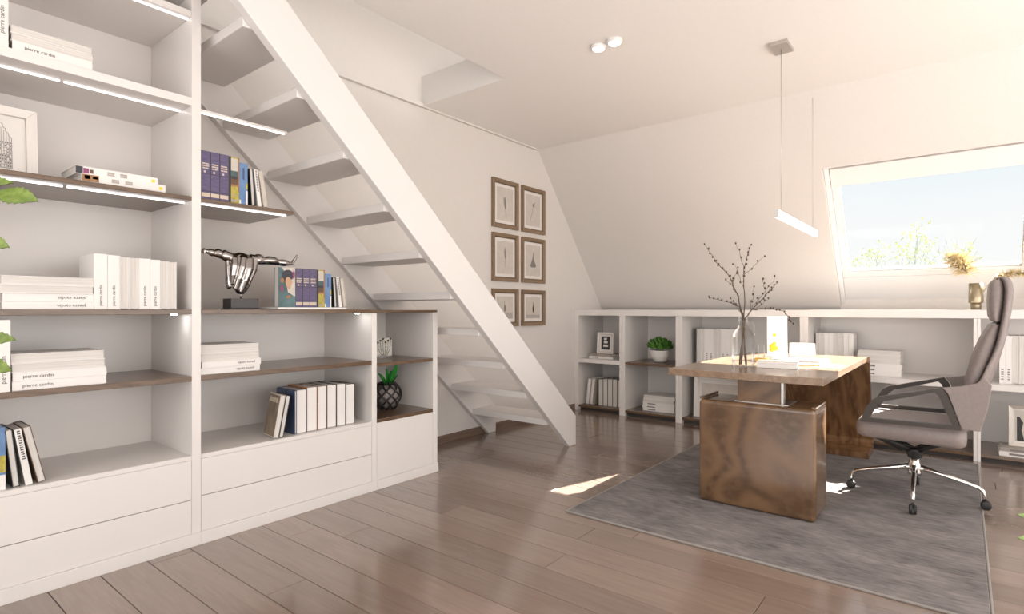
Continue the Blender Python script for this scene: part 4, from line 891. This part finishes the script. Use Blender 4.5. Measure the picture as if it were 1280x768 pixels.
def cw(px, py, d):                                        # camera ray point, used to stand the leaves where they grow
    r = (px-640)/704*d; return (.7813*r-.6246*d, .6246*r+.7813*d, 1.1-(py-387)/704*d)
base = cw(-60, 387, 1.3); B = (base[0], base[1], 0)
stem = [(B[0], B[1], z_) for z_ in (.35, .6, .8, .95, 1.1, 1.25, 1.38, 1.5)]
lv = [(cw(0, 243, 1.28), cw(43, 249, 1.24), .052, (.55, -.6, .45)), (cw(-34, 232, 1.3), cw(11, 226, 1.26), .04, (.55, -.6, .45)), (cw(-30, 303, 1.3), cw(7, 307, 1.26), .05, (.55, -.6, .45)), (cw(-30, 424, 1.3), cw(14, 423, 1.26), .04, (.55, -.6, .45)), (cw(-30, 455, 1.3), cw(10, 462, 1.26), .05, (.55, -.6, .45)),
      (cw(-80, 200, 1.3), cw(-50, 150, 1.2), .05, (1, 0, .4)), (cw(-90, 300, 1.3), cw(-130, 320, 1.3), .05, (.55, -.6, .45)), (cw(-90, 420, 1.3), cw(-130, 430, 1.3), .05, (.55, -.6, .45)), (cw(-60, 360, 1.25), cw(-40, 380, 1.15), .05, (.55, -.6, .45))]
leafy('house_plant', 'tall plant with toothed green leaves at the left edge', B, .28, .15, 'white pot of the tall plant left of the view', lv, stem)
base = cw(1345, 387, 1.5); B = (base[0], base[1], 0)
stem = [(B[0], B[1], z_) for z_ in (.25, .35, .45, .55, .65)]
lv = [(cw(1310, 655, 1.5), cw(1275, 643, 1.48), .028, (.1, -.75, .6)), (cw(1310, 680, 1.5), cw(1275, 672, 1.48), .028, (.1, -.75, .6)), (cw(1360, 640, 1.5), cw(1385, 620, 1.5), .05, (.1, -.75, .6)), (cw(1345, 625, 1.5), cw(1335, 600, 1.45), .05, (0, -.6, 1)), (cw(1360, 680, 1.5), cw(1390, 690, 1.5), .05, (.1, -.75, .6))]
leafy('house_plant', 'small leafy plant at the right edge beside the rug', B, .2, .11, 'white pot of the small plant right of the rug', lv, stem)

# ------------------------------------------------------------------ bare trees beyond the window
def tree(label, loc, h, seed, leaves):
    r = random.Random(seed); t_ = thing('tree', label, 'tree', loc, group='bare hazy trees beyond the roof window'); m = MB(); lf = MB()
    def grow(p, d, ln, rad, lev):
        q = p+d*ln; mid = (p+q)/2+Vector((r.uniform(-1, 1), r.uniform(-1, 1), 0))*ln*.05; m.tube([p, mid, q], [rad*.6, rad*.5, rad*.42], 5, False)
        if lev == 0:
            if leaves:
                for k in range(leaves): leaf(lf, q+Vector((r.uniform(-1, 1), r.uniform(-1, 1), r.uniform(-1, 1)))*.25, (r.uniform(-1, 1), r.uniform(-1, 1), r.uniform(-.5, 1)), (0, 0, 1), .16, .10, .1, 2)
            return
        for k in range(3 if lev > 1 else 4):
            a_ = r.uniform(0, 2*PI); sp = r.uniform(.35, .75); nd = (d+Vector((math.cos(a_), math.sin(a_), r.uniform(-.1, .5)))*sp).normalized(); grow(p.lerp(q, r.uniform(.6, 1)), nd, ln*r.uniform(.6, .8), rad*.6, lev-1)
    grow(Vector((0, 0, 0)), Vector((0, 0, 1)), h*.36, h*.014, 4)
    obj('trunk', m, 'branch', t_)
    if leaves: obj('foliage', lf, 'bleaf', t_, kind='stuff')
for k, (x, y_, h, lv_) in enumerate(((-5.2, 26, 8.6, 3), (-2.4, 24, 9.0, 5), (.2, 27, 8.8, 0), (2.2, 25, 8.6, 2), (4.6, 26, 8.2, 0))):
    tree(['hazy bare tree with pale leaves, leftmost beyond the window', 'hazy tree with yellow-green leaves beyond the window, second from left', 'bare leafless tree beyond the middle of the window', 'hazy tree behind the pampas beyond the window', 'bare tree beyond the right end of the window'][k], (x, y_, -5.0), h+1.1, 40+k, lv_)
